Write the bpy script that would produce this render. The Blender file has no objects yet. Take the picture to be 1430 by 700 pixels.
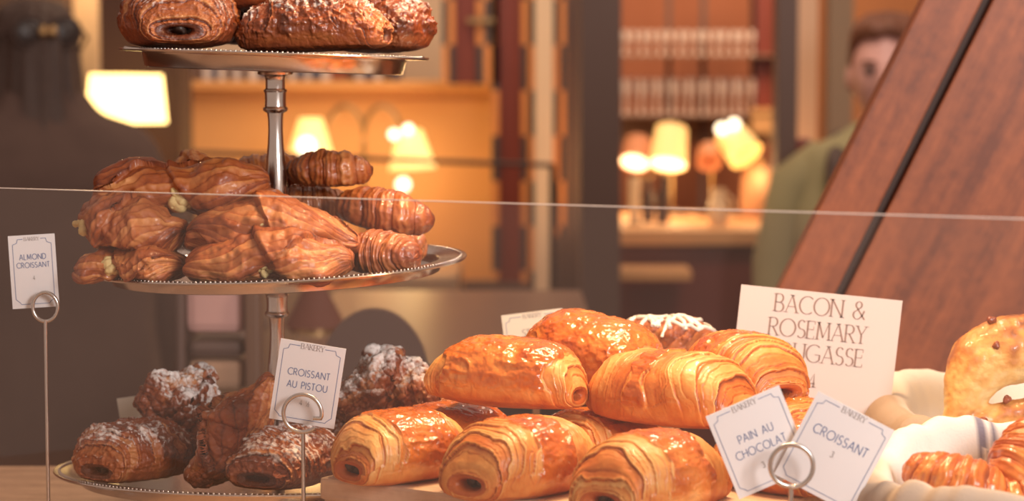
import bpy, bmesh, math, random
import numpy as np
from mathutils import Vector, Matrix, Euler, Quaternion

random.seed(7)
SC = bpy.context.scene
COL = SC.collection
PI = math.pi
R = math.radians

# ------------------------------------------------------------------ camera
F = 3200.0
ZC = 1.55
PITCH = math.atan(260 / F)
cam_d = bpy.data.cameras.new('camera')
cam = bpy.data.objects.new('camera', cam_d)
COL.objects.link(cam)
cam.location = (0, 0, ZC)
cam.rotation_euler = (PI / 2 - PITCH, 0, 0)
cam_d.sensor_width = 36
cam_d.lens = 36 * F / 1430
cam_d.clip_start = 0.05
cam_d.clip_end = 60
cam_d.dof.use_dof = True
cam_d.dof.focus_distance = 1.87
cam_d.dof.aperture_fstop = 5.6
SC.camera = cam
CR = Euler(cam.rotation_euler).to_matrix()


def at(px, py, Y):
    """the point of the vertical plane y = Y that the photo shows at this pixel"""
    d = CR @ Vector(((px - 715) / F, (350 - py) / F, -1))
    k = Y / d.y
    return Vector((d.x * k, Y, ZC + d.z * k))


def mpp(Y):
    return Y / F


# ------------------------------------------------------------------ noise
def _h(ix, iy, iz, seed):
    n = (ix.astype(np.int64) * 374761393 + iy.astype(np.int64) * 668265263 + iz.astype(np.int64) * 1440662683 + seed * 974634773) & 0xFFFFFFFF
    n = ((n ^ (n >> 13)) * 1274126177) & 0xFFFFFFFF
    n = (n ^ (n >> 16)) & 0xFFFF
    return n / 65535.0


def vnoise(P, seed=0):
    i = np.floor(P)
    f = P - i
    f = f * f * f * (f * (f * 6 - 15) + 10)
    ix, iy, iz = i[..., 0], i[..., 1], i[..., 2]
    out = 0
    for a in (0, 1):
        for b in (0, 1):
            for c in (0, 1):
                w = (f[..., 0] if a else 1 - f[..., 0]) * (f[..., 1] if b else 1 - f[..., 1]) * (f[..., 2] if c else 1 - f[..., 2])
                out = out + w * _h(ix + a, iy + b, iz + c, seed)
    return out * 2 - 1


def fbm(P, octv=4, seed=0, gain=0.5):
    s, a, t = 0, 1.0, 0
    for o in range(octv):
        s = s + a * vnoise(P * (2.03 ** o) + 17.3 * o, seed + o)
        t += a
        a *= gain
    return s / t


def sstep(a, b, x):
    t = np.clip((x - a) / (b - a), 0, 1)
    return t * t * (3 - 2 * t)


# ------------------------------------------------------------------ objects
def props(o, label=None, cat=None, group=None, kind=None):
    if label: o['label'] = label
    if cat: o['category'] = cat
    if group: o['group'] = group
    if kind: o['kind'] = kind
    return o


def link(name, me, mat=None, parent=None, smooth=True):
    o = bpy.data.objects.new(name, me)
    COL.objects.link(o)
    if mat is not None and len(me.materials) == 0:
        me.materials.append(mat)
    if parent is not None:
        o.parent = parent
    if smooth and len(me.polygons):
        me.polygons.foreach_set('use_smooth', [True] * len(me.polygons))
    return o


def empty(name, loc, label, cat, group=None, rz=0):
    o = bpy.data.objects.new(name, None)
    COL.objects.link(o)
    o.location = loc
    o.rotation_euler = (0, 0, rz)
    o.empty_display_size = 0.02
    return props(o, label, cat, group)


def copy_tree(o, parent=None):
    c = o.copy()
    COL.objects.link(c)
    if parent is not None:
        c.parent = parent
    for ch in list(o.children):
        copy_tree(ch, c)
    return c


class MB:
    """collects shapes into one mesh"""
    def __init__(s):
        s.bm = bmesh.new()

    def box(s, c, size, rot=None, bevel=0):
        r = bmesh.ops.create_cube(s.bm, size=1)
        M = Matrix.Translation(c) @ (rot.to_4x4() if rot is not None else Matrix.Identity(4)) @ Matrix.Diagonal((*size, 1))
        bmesh.ops.transform(s.bm, matrix=M, verts=r['verts'])
        if bevel:
            es = list({e for v in r['verts'] for e in v.link_edges})
            bmesh.ops.bevel(s.bm, geom=es, offset=bevel, segments=2, affect='EDGES', profile=0.6)
        return s

    def boxp(s, lo, hi, bevel=0):
        lo, hi = Vector(lo), Vector(hi)
        return s.box((lo + hi) / 2, hi - lo, bevel=bevel)

    def tube(s, pts, r, seg=10, closed=False, caps=True):
        pts = [Vector(p) for p in pts]
        n = len(pts)
        rr = r if isinstance(r, (list, tuple)) else [r] * n
        up = None
        rings = []
        for i, p in enumerate(pts):
            a = pts[(i - 1) % n] if (closed or i > 0) else pts[i]
            b = pts[(i + 1) % n] if (closed or i < n - 1) else pts[i]
            t = (b - a).normalized()
            if up is None:
                up = Vector((0, 0, 1)) if abs(t.z) < 0.9 else Vector((1, 0, 0))
            u = (up - t * up.dot(t)).normalized()
            w = t.cross(u)
            up = u
            rings.append([s.bm.verts.new(p + (u * math.cos(2 * PI * k / seg) + w * math.sin(2 * PI * k / seg)) * rr[i]) for k in range(seg)])
        m = n if closed else n - 1
        for i in range(m):
            A, B = rings[i], rings[(i + 1) % n]
            for k in range(seg):
                s.bm.faces.new((A[k], A[(k + 1) % seg], B[(k + 1) % seg], B[k]))
        if caps and not closed:
            s.bm.faces.new(list(reversed(rings[0])))
            s.bm.faces.new(rings[-1])
        return s

    def lathe(s, prof, c=(0, 0, 0), seg=64, M=None):
        c = Vector(c)
        rings = []
        for r, z in prof:
            if r < 1e-6:
                rings.append([s.bm.verts.new(Vector((0, 0, z)))])
            else:
                rings.append([s.bm.verts.new(Vector((r * math.cos(2 * PI * k / seg), r * math.sin(2 * PI * k / seg), z))) for k in range(seg)])
        for A, B in zip(rings, rings[1:]):
            if len(A) == 1 and len(B) == 1:
                continue
            for k in range(seg):
                k2 = (k + 1) % seg
                if len(A) == 1:
                    s.bm.faces.new((A[0], B[k2], B[k]))
                elif len(B) == 1:
                    s.bm.faces.new((A[k], A[k2], B[0]))
                else:
                    s.bm.faces.new((A[k], A[k2], B[k2], B[k]))
        T = Matrix.Translation(c) @ (M.to_4x4() if M is not None else Matrix.Identity(4))
        bmesh.ops.transform(s.bm, matrix=T, verts=[v for r in rings for v in r])
        return s

    def ball(s, c, r, sub=2, scale=(1, 1, 1), rot=None):
        q = bmesh.ops.create_icosphere(s.bm, subdivisions=sub, radius=1)
        M = Matrix.Translation(c) @ (rot.to_4x4() if rot is not None else Matrix.Identity(4)) @ Matrix.Diagonal((r * scale[0], r * scale[1], r * scale[2], 1))
        bmesh.ops.transform(s.bm, matrix=M, verts=q['verts'])
        return s

    def build(s, name, mat, parent=None, smooth=False):
        bmesh.ops.recalc_face_normals(s.bm, faces=s.bm.faces)
        me = bpy.data.meshes.new(name)
        s.bm.to_mesh(me)
        s.bm.free()
        o = link(name, me, mat, parent, smooth)
        if smooth:
            me.set_sharp_from_angle(angle=R(42))
        return o


def grid_mesh(name, V, wrap=True, capends=True, attr=None):
    """V: rows x columns x 3; wrap joins the last column to the first"""
    n, m, _ = V.shape
    idx = np.arange(n * m).reshape(n, m)
    cols = m if wrap else m - 1
    a = idx[:-1, :cols]
    b = np.roll(idx, -1, axis=1)[:-1, :cols]
    c = np.roll(idx, -1, axis=1)[1:, :cols]
    d = idx[1:, :cols]
    quads = np.stack([a, b, c, d], -1).reshape(-1, 4)
    me = bpy.data.meshes.new(name)
    faces = quads.tolist()
    if capends and wrap:
        faces.append(idx[0, ::-1].tolist())
        faces.append(idx[-1].tolist())
    me.from_pydata(V.reshape(-1, 3).tolist(), [], faces)
    if attr is not None:
        ca = me.color_attributes.new('bake', 'FLOAT_COLOR', 'POINT')
        A = np.ones((n * m, 4), dtype=np.float32)
        A[:, :3] = np.clip(attr.reshape(-1, 3), 0, 1)
        ca.data.foreach_set('color', A.ravel())
    me.update()
    return me


def grid_normals(V):
    du = np.gradient(V, axis=0)
    dv = (np.roll(V, -1, axis=1) - np.roll(V, 1, axis=1)) / 2
    nrm = np.cross(dv, du)
    l = np.linalg.norm(nrm, axis=-1, keepdims=True)
    nrm = nrm / np.maximum(l, 1e-12)
    # point outwards
    c = V.mean(axis=(0, 1))
    if ((V - c) * nrm).sum() < 0:
        nrm = -nrm
    return nrm


# ------------------------------------------------------------------ materials
def newmat(name):
    m = bpy.data.materials.new(name)
    m.use_nodes = True
    nt = m.node_tree
    return m, nt, nt.nodes['Principled BSDF']


def rgba(c):
    return (c[0], c[1], c[2], 1)


def srgb(r, g, b):
    f = lambda v: (v / 255 / 12.92) if v / 255 <= 0.04045 else ((v / 255 + 0.055) / 1.055) ** 2.4
    return (f(r), f(g), f(b))


def plain(name, col, rough=0.6, metal=0, emit=None, es=0, var=0.0, scale=30, spec=0.5, bump=0.0):
    m, nt, b = newmat(name)
    b.inputs['Base Color'].default_value = rgba(col)
    b.inputs['Roughness'].default_value = rough
    b.inputs['Metallic'].default_value = metal
    b.inputs['Specular IOR Level'].default_value = spec
    if emit:
        b.inputs['Emission Color'].default_value = rgba(emit)
        b.inputs['Emission Strength'].default_value = es
    if var or bump:
        tc = nt.nodes.new('ShaderNodeTexCoord')
        nz = nt.nodes.new('ShaderNodeTexNoise')
        nz.inputs['Scale'].default_value = scale
        nz.inputs['Detail'].default_value = 5
        nt.links.new(tc.outputs['Object'], nz.inputs['Vector'])
        if var:
            mx = nt.nodes.new('ShaderNodeMix')
            mx.data_type = 'RGBA'
            mx.inputs['A'].default_value = rgba([c * (1 - var) for c in col])
            mx.inputs['B'].default_value = rgba([min(1, c * (1 + var)) for c in col])
            nt.links.new(nz.outputs['Fac'], mx.inputs['Factor'])
            nt.links.new(mx.outputs['Result'], b.inputs['Base Color'])
        if bump:
            bp = nt.nodes.new('ShaderNodeBump')
            bp.inputs['Strength'].default_value = bump
            bp.inputs['Distance'].default_value = 0.002
            nt.links.new(nz.outputs['Fac'], bp.inputs['Height'])
            nt.links.new(bp.outputs['Normal'], b.inputs['Normal'])
    return m


def wood(name, dark, light, axis='X', scale=6, rough=0.5, grain=14):
    m, nt, b = newmat(name)
    tc = nt.nodes.new('ShaderNodeTexCoord')
    mp = nt.nodes.new('ShaderNodeMapping')
    s = {'X': (1, grain, grain), 'Y': (grain, 1, grain), 'Z': (grain, grain, 1)}[axis]
    mp.inputs['Scale'].default_value = s
    nz = nt.nodes.new('ShaderNodeTexNoise')
    nz.inputs['Scale'].default_value = scale
    nz.inputs['Detail'].default_value = 8
    nz.inputs['Roughness'].default_value = 0.65
    n2 = nt.nodes.new('ShaderNodeTexNoise')
    n2.inputs['Scale'].default_value = scale * 16
    n2.inputs['Detail'].default_value = 3
    rp = nt.nodes.new('ShaderNodeValToRGB')
    rp.color_ramp.elements[0].position = 0.3
    rp.color_ramp.elements[0].color = rgba(dark)
    rp.color_ramp.elements[1].position = 0.72
    rp.color_ramp.elements[1].color = rgba(light)
    ad = nt.nodes.new('ShaderNodeMath')
    ad.operation = 'MULTIPLY_ADD'
    ad.inputs[1].default_value = 0.35
    nt.links.new(tc.outputs['Object'], mp.inputs['Vector'])
    nt.links.new(mp.outputs['Vector'], nz.inputs['Vector'])
    nt.links.new(tc.outputs['Object'], n2.inputs['Vector'])
    sb = nt.nodes.new('ShaderNodeMath')
    sb.operation = 'SUBTRACT'
    sb.inputs[1].default_value = 0.5
    nt.links.new(n2.outputs['Fac'], sb.inputs[0])
    nt.links.new(sb.outputs[0], ad.inputs[0])
    nt.links.new(nz.outputs['Fac'], ad.inputs[2])
    nt.links.new(ad.outputs[0], rp.inputs['Fac'])
    nt.links.new(rp.outputs['Color'], b.inputs['Base Color'])
    b.inputs['Roughness'].default_value = rough
    bp = nt.nodes.new('ShaderNodeBump')
    bp.inputs['Strength'].default_value = 0.25
    bp.inputs['Distance'].default_value = 0.002
    nt.links.new(nz.outputs['Fac'], bp.inputs['Height'])
    nt.links.new(bp.outputs['Normal'], b.inputs['Normal'])
    return m


def dough_mat(name, stops, gloss_rough=0.2, dull_rough=0.6, sugar=(0.86, 0.80, 0.76), noise=0.16, bump=0.35, sugar_grain=240):
    """baked dough: tone, glaze and sugar of the crust come from the 'bake' attribute"""
    m, nt, b = newmat(name)
    L = nt.links.new
    at_ = nt.nodes.new('ShaderNodeAttribute')
    at_.attribute_name = 'bake'
    sp = nt.nodes.new('ShaderNodeSeparateColor')
    L(at_.outputs['Color'], sp.inputs['Color'])
    tc = nt.nodes.new('ShaderNodeTexCoord')
    nz = nt.nodes.new('ShaderNodeTexNoise')
    nz.inputs['Scale'].default_value = 90
    nz.inputs['Detail'].default_value = 6
    L(tc.outputs['Object'], nz.inputs['Vector'])
    ma = nt.nodes.new('ShaderNodeMath')
    ma.operation = 'MULTIPLY_ADD'
    ma.inputs[1].default_value = noise * 2
    L(nz.outputs['Fac'], ma.inputs[0])
    sub = nt.nodes.new('ShaderNodeMath')
    sub.operation = 'SUBTRACT'
    sub.inputs[1].default_value = noise
    L(sp.outputs['Red'], sub.inputs[0])
    L(sub.outputs[0], ma.inputs[2])
    rp = nt.nodes.new('ShaderNodeValToRGB')
    e = rp.color_ramp.elements
    e[0].position, e[0].color = stops[0][0], rgba(stops[0][1])
    e[1].position, e[1].color = stops[-1][0], rgba(stops[-1][1])
    for p, c in stops[1:-1]:
        q = e.new(p)
        q.color = rgba(c)
    L(ma.outputs[0], rp.inputs['Fac'])
    # sugar
    n3 = nt.nodes.new('ShaderNodeTexNoise')
    n3.inputs['Scale'].default_value = sugar_grain
    n3.inputs['Detail'].default_value = 4
    L(tc.outputs['Object'], n3.inputs['Vector'])
    a2 = nt.nodes.new('ShaderNodeMath')
    a2.operation = 'MULTIPLY_ADD'
    a2.inputs[1].default_value = 1.0
    a2.inputs[2].default_value = -0.5
    L(n3.outputs['Fac'], a2.inputs[0])
    a3 = nt.nodes.new('ShaderNodeMath')
    a3.operation = 'ADD'
    L(a2.outputs[0], a3.inputs[0])
    L(sp.outputs['Blue'], a3.inputs[1])
    mr = nt.nodes.new('ShaderNodeMapRange')
    mr.inputs['From Min'].default_value = 0.42
    mr.inputs['From Max'].default_value = 0.72
    L(a3.outputs[0], mr.inputs['Value'])
    mx = nt.nodes.new('ShaderNodeMix')
    mx.data_type = 'RGBA'
    mx.inputs['B'].default_value = rgba(sugar)
    L(mr.outputs['Result'], mx.inputs['Factor'])
    L(rp.outputs['Color'], mx.inputs['A'])
    L(mx.outputs['Result'], b.inputs['Base Color'])
    r2 = nt.nodes.new('ShaderNodeMapRange')
    r2.inputs['To Min'].default_value = dull_rough
    r2.inputs['To Max'].default_value = gloss_rough
    L(sp.outputs['Green'], r2.inputs['Value'])
    r3 = nt.nodes.new('ShaderNodeMix')
    r3.data_type = 'FLOAT'
    L(mr.outputs['Result'], r3.inputs['Factor'])
    L(r2.outputs['Result'], r3.inputs['A'])
    r3.inputs['B'].default_value = 0.8
    L(r3.outputs['Result'], b.inputs['Roughness'])
    cw = nt.nodes.new('ShaderNodeMath')
    cw.operation = 'MULTIPLY'
    cw.inputs[1].default_value = 0.7
    L(sp.outputs['Green'], cw.inputs[0])
    L(cw.outputs[0], b.inputs['Coat Weight'])
    b.inputs['Coat Roughness'].default_value = 0.09
    bp = nt.nodes.new('ShaderNodeBump')
    bp.inputs['Strength'].default_value = bump
    bp.inputs['Distance'].default_value = 0.0015
    n4 = nt.nodes.new('ShaderNodeTexNoise')
    n4.inputs['Scale'].default_value = 260
    n4.inputs['Detail'].default_value = 5
    L(tc.outputs['Object'], n4.inputs['Vector'])
    L(n4.outputs['Fac'], bp.inputs['Height'])
    L(bp.outputs['Normal'], b.inputs['Normal'])
    b.inputs['Subsurface Weight'].default_value = 0.0
    return m


GOLD = [(0.0, (0.74, 0.39, 0.125)), (0.25, (0.67, 0.265, 0.058)), (0.5, (0.57, 0.155, 0.021)), (0.75, (0.45, 0.088, 0.010)), (1.0, (0.20, 0.034, 0.006))]
RED = [(0.0, (0.56, 0.23, 0.075)), (0.25, (0.40, 0.122, 0.031)), (0.5, (0.30, 0.071, 0.016)), (0.75, (0.195, 0.039, 0.010)), (1.0, (0.08, 0.018, 0.006))]
BROWN = [(0.0, (0.52, 0.22, 0.08)), (0.28, (0.37, 0.105, 0.029)), (0.5, (0.27, 0.060, 0.015)), (0.75, (0.16, 0.033, 0.010)), (1.0, (0.05, 0.013, 0.006))]
BREAD = [(0.0, (0.80, 0.60, 0.28)), (0.3, (0.78, 0.48, 0.15)), (0.55, (0.66, 0.30, 0.07)), (0.8, (0.45, 0.15, 0.03)), (1.0, (0.2, 0.06, 0.02))]
M_gold = dough_mat('glazed_golden_dough', GOLD, gloss_rough=0.16)
M_red = dough_mat('reddish_baked_dough', RED, gloss_rough=0.4, dull_rough=0.6, noise=0.1, bump=0.25)
M_brown = dough_mat('dark_almond_dough', BROWN, gloss_rough=0.25, dull_rough=.5, bump=0.6)
M_bread = dough_mat('golden_bread_crust', BREAD, gloss_rough=0.35, bump=0.5)
M_choc = plain('dark_chocolate', (0.035, 0.016, 0.010), 0.45)
M_cheese = plain('pale_cheese_filling', (0.72, 0.55, 0.24), 0.55, var=0.25, scale=140, bump=0.6)
M_icing = plain('white_icing', (0.86, 0.80, 0.74), 0.35)
M_silver = plain('worn_silver', (0.62, 0.56, 0.52), 0.2, 1.0, var=0.08, scale=60)
M_steel = plain('steel_wire', (0.60, 0.57, 0.54), 0.25, 1.0)
M_sign = plain('pinkish_white_card', (0.70, 0.63, 0.61), 0.7)
M_card = plain('white_card', (0.79, 0.775, 0.78), 0.7, var=0.02, scale=200)
M_cream = plain('cream_card', (0.80, 0.74, 0.62), 0.7)
M_ink_blue = plain('blue_grey_ink', srgb(120, 135, 170), 0.7)
M_ink_grey = plain('grey_ink', srgb(150, 140, 138), 0.7)
M_ink_sign = plain('brown_grey_ink', srgb(150, 128, 120), 0.7)


# ------------------------------------------------------------------ pastries
def resample(pts, n):
    P = np.array(pts, float)
    # smooth by Catmull-Rom
    Q = []
    for i in range(len(P) - 1):
        p0, p1, p2, p3 = P[max(i - 1, 0)], P[i], P[i + 1], P[min(i + 2, len(P) - 1)]
        for t in np.linspace(0, 1, 16, endpoint=False):
            Q.append(0.5 * ((2 * p1) + (-p0 + p2) * t + (2 * p0 - 5 * p1 + 4 * p2 - p3) * t * t + (-p0 + 3 * p1 - 3 * p2 + p3) * t ** 3))
    Q.append(P[-1])
    Q = np.array(Q)
    return Q


def rolled_pastry(L, W, H, seed, almond=0.0, skin=0.62, layers=15, hole=0.22, lump=0.0):
    """a rolled, laminated pastry lying along local X with an open spiral at each end"""
    rng = np.random.default_rng(seed)
    a, b = W / 2, H / 2
    hl = L / 2
    prof = [(0, 1.0), (0.28, 0.995), (0.52, 0.955), (0.70, 0.87), (0.84, 0.745), (0.94, 0.585), (0.99, 0.42), (1.0, 0.33), (0.99, hole + 0.02), (0.95, hole * 0.85), (0.86, hole * 0.75), (0.76, hole * 0.65), (0.72, 0.02)]
    Q = resample(prof, 0)
    real = Q * np.array([hl, b * 1.15])
    ds = np.r_[0, np.cumsum(np.linalg.norm(np.diff(real, axis=0), axis=1))]
    nh = 150
    tt = np.linspace(0, ds[-1], nh)
    xh = np.interp(tt, ds, Q[:, 0])
    rh = np.interp(tt, ds, Q[:, 1])
    lip = np.argmax(xh)
    sl = (tt[lip] - tt)                      # distance from the lip along the skin; negative within the hole
    x = np.r_[-xh[:0:-1], xh]
    rho = np.r_[rh[:0:-1], rh]
    s = np.r_[sl[:0:-1], sl]
    N = len(x)
    Mv = 230
    v = np.linspace(0, 2 * PI, Mv, endpoint=False)
    sgn = np.where(x < 0, -1.0, 1.0)[:, None]
    cv, sv = np.cos(v)[None], np.sin(v)[None]
    pw = 0.86
    cy = np.sign(cv) * np.abs(cv) ** pw
    cz = np.sign(sv) * np.abs(sv) ** pw
    rr = rho[:, None]
    endw = sstep(0.85, 0.2, rr)
    yscale = 1 + 0.42 * endw
    zscale = 1 - 0.30 * endw
    y = a * rr * cy * yscale
    z = b * rr * cz * zscale
    # the roll's heart sits low, so the layers fan out over the top
    zoff = -0.30 * b * sstep(1.0, 0.35, rr)
    yoff = a * 0.16 * rng.uniform(-1, 1) * sstep(1.0, 0.4, rr)
    z = z + zoff
    y = y + yoff
    z = np.where(z < -0.55 * b, -0.55 * b + (z + 0.55 * b) * 0.45, z)
    X = x[:, None] * hl + np.zeros_like(y)
    # the ends bow: the underside tucks in, one side leads
    X = X + sgn * (0.10 * hl * (z / b) * sstep(0.2, 0.9, np.abs(x))[:, None] * -0.35 + 0.02 * hl * np.sin(v + rng.uniform(0, 6))[None] * sstep(0.5, 1, np.abs(x))[:, None])
    V = np.stack([X, y, z], -1)
    P = V * 1.0
    # whole-body lopsidedness
    big = fbm(P * 16 + seed * 3.1, 2, seed)
    V = V * (1 + 0.07 * big[..., None])
    nrm = grid_normals(V)
    up = nrm[..., 2]
    n_lo = fbm(P * 28 + 5, 3, seed + 1)
    n_mid = fbm(P * 85, 4, seed + 2)
    n_hi = fbm(P * 210, 3, seed + 3)
    sd = np.maximum(s, -0.02)[:, None] / hl
    # each sheet starts low beside the heart and sweeps up and over the shoulder
    sweep = np.cos(v - PI / 2 - sgn * rng.uniform(.2, .7))
    q = sd * (1 - 0.16 * sweep) + 0.075 * n_lo + 0.07 * (v / (2 * PI) - 0.5)[None] * sgn + 0.014 * n_mid
    # wide layers at the top of the fan, fine ones towards the heart
    qs = np.sign(q) * np.abs(q) ** 0.85
    o1 = np.stack([qs * 5 + seed, qs * 0 + .3, 1.2 * n_lo], -1)
    ph = layers * (qs + 0.085 * vnoise(o1, seed + 6) + 0.03 * vnoise(o1 * 2.7, seed + 7)) + rng.uniform(0, 1)
    k = np.floor(ph)
    fr = ph - k
    rnd = _h(k, k * 0 + seed, k * 0, 3)
    # broad sheets with a lifted edge, each showing fine laminations
    pb = ph / 3.1 + 0.12 * n_lo
    kb_ = np.floor(pb)
    fb = pb - kb_
    rndb = _h(kb_, kb_ * 0 + seed, kb_ * 0, 13)
    step = (1 - fb) ** 1.3 * sstep(0, 0.035, fb)
    lipb = sstep(0.0, 0.03, fb) * sstep(0.16, 0.05, fb)
    cut = sstep(0.93, 1.0, fb) + sstep(0.03, 0.0, fb)
    crest = sstep(0.0, 0.10, fr) * sstep(0.42, 0.12, fr)
    groove = sstep(0.12, 0.0, fr) + sstep(0.84, 1.0, fr)
    fine = 0.5 + 0.5 * np.sin(ph * 2 * PI * 2 + 4 * n_lo)
    # the glazed outer sheet over the middle
    q_skin = skin + 0.12 * np.cos(v - rng.uniform(1.2, 1.9))[None] * -1 + 0.10 * fbm(np.stack([np.cos(v) * 2, np.sin(v) * 2, v * 0 + seed], -1), 2, seed + 9)[None]
    side = sstep(-0.50, -0.05, z / b + 0.10 * n_lo)          # bare flank below the glaze
    sk = sstep(0, 0.022, q - q_skin) * side
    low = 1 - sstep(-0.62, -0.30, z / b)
    soft = 0.25 + 0.75 * sstep(-0.5, 0.5, rnd - 0.5 + 0.7 * n_lo)
    flank = sstep(0.30, 0.55, q) * sstep(0.15, -0.35, z / b)
    disp = (1 - sk) * (0.0027 * (step - 0.4) * (0.5 + 0.6 * rndb) + 0.0006 * (crest - groove) * soft) * (1 - 0.75 * low) * (1 - 0.8 * flank)
    wr = np.abs(fbm(P * np.array([70, 110, 110]) + 9, 4, seed + 5))
    disp = disp + sk * (0.0020 - 0.0037 * wr + 0.0010 * n_mid)
    seam = sstep(0.03, 0, np.abs(z / b + 0.12 - 0.25 * n_lo)) * sstep(0.3, 0.7, q)
    disp = disp - 0.0010 * seam * (1 - sk)
    disp = disp + 0.0007 * n_hi * (0.4 + almond)
    if almond:
        flk = 1 - np.abs(fbm(P * np.array([55, 120, 120]) + 31, 4, seed + 15)) * 2.2
        disp = disp + almond * (0.0034 * n_mid + 0.0030 * flk * sstep(.2, .9, flk) + 0.0016 * np.abs(n_hi)) * sstep(-0.5, 0.2, up)
    if lump:
        disp = disp + lump * n_lo
    inhole = (s < 0)[:, None] & (rho < 0.9)[:, None]
    V = V + nrm * (disp * np.where(inhole, 0.3, 1.0))[..., None]
    tone_l = 0.34 + 0.44 * (rndb - 0.55) - 0.30 * lipb - 0.10 * crest * soft + (0.26 + 0.2 * almond) * groove * soft + 0.50 * cut + 0.26 * (rnd - 0.5) + 0.14 * n_mid + 0.14 * n_lo
    tone_l = tone_l * (1 - flank) + (0.40 + 0.25 * n_mid + 0.2 * n_lo) * flank
    tone_s = 0.60 + 0.30 * n_mid + 0.20 * n_lo - 0.10 * wr
    tone = tone_l * (1 - sk) + tone_s * sk
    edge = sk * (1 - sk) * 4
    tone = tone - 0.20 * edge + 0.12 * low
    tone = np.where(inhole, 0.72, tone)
    if almond:
        tone = tone + 0.14
    gloss = sk * 0.95 + (1 - sk) * (0.18 + 0.3 * sstep(0.35, 0.9, rnd)) * (1 - low)
    sug = np.zeros_like(tone)
    if almond:
        sug = almond * (0.66 * sstep(-0.15, 0.75, up) + 0.26 * (crest - 0.3) * (1 - sk) + 0.30 * n_mid + 0.22 * n_lo - 0.05) * (1 - 0.8 * inhole)
        gloss = gloss * 0.6
    V = V.astype(float)
    return V, np.stack([tone, gloss, np.clip(sug, 0, 1)], -1)


def ribbed_croissant(L, r, seed, nseg=8, bend=0.35, tip0=0.25, tip1=0.25, flat=0.85, brown=0.0):
    rng = np.random.default_rng(seed)
    N, Mv = 200, 150
    t = np.linspace(0, 1, N)
    v = np.linspace(0, 2 * PI, Mv, endpoint=False)
    ang = (t - 0.5) * bend * PI
    rad = L / max(bend * PI, 1e-3)
    cx, cyy = rad * np.sin(ang), rad * (1 - np.cos(ang))
    env = np.sin(PI * np.clip(t, 0, 1)) ** 0.46
    env = np.maximum(env, np.where(t < 0.5, tip0, tip1) * np.sin(PI * np.clip(t, 0.0, 1)) ** 0.25)
    env[0] = env[-1] = 0.02
    T, VV = np.meshgrid(t, v, indexing='ij')
    p0 = np.stack([T * 3, np.cos(VV) * 0.7, np.sin(VV) * 0.7], -1)
    nlo = fbm(p0 * 1.5 + seed, 3, seed)
    tw = T + 0.030 * np.sin(VV + rng.uniform(0, 6)) + 0.018 * nlo
    # segments get wider towards the middle
    g = 0.5 + 0.5 * np.sign(tw - 0.5) * np.abs(2 * (tw - 0.5)) ** 0.85
    ph = g * nseg
    k = np.floor(ph)
    fr = ph - k
    rib = np.sin(PI * np.clip(fr, 0, 1)) ** 0.55
    fine = 0.5 + 0.5 * np.sin(ph * 2 * PI * 3.0 + 3 * nlo)
    nmd = fbm(np.stack([T * 7, np.cos(VV) * 1.5, np.sin(VV) * 1.5], -1) + seed, 3, seed + 11)
    rr = r * env[:, None] * (0.90 + 0.13 * rib + 0.10 * nlo + 0.13 * nmd)
    c, s = np.cos(ang)[:, None], np.sin(ang)[:, None]
    off = rr * np.cos(VV)
    z = rr * np.sin(VV) * flat
    z = np.where(z < -0.6 * r * flat, -0.6 * r * flat + (z + 0.6 * r * flat) * 0.4, z)
    V = np.stack([cx[:, None] - s * off, cyy[:, None] + c * off, z], -1)
    nrm = grid_normals(V)
    nm = fbm(V * 90, 4, seed + 2)
    V = V + nrm * (0.0006 * fine + 0.0008 * nm)[..., None]
    rnd = _h(k, k * 0 + seed, k * 0, 5)
    tone = brown + 0.22 + 0.34 * (1 - rib) + 0.16 * (1 - fine) + 0.22 * (rnd - 0.5) + 0.25 * nm + 0.3 * sstep(0.16, 0.0, np.minimum(T, 1 - T))
    gloss = 0.45 * rib + 0.2
    V = V - V.mean(axis=(0, 1))
    return V, np.stack([tone, gloss, tone * 0], -1)


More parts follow.
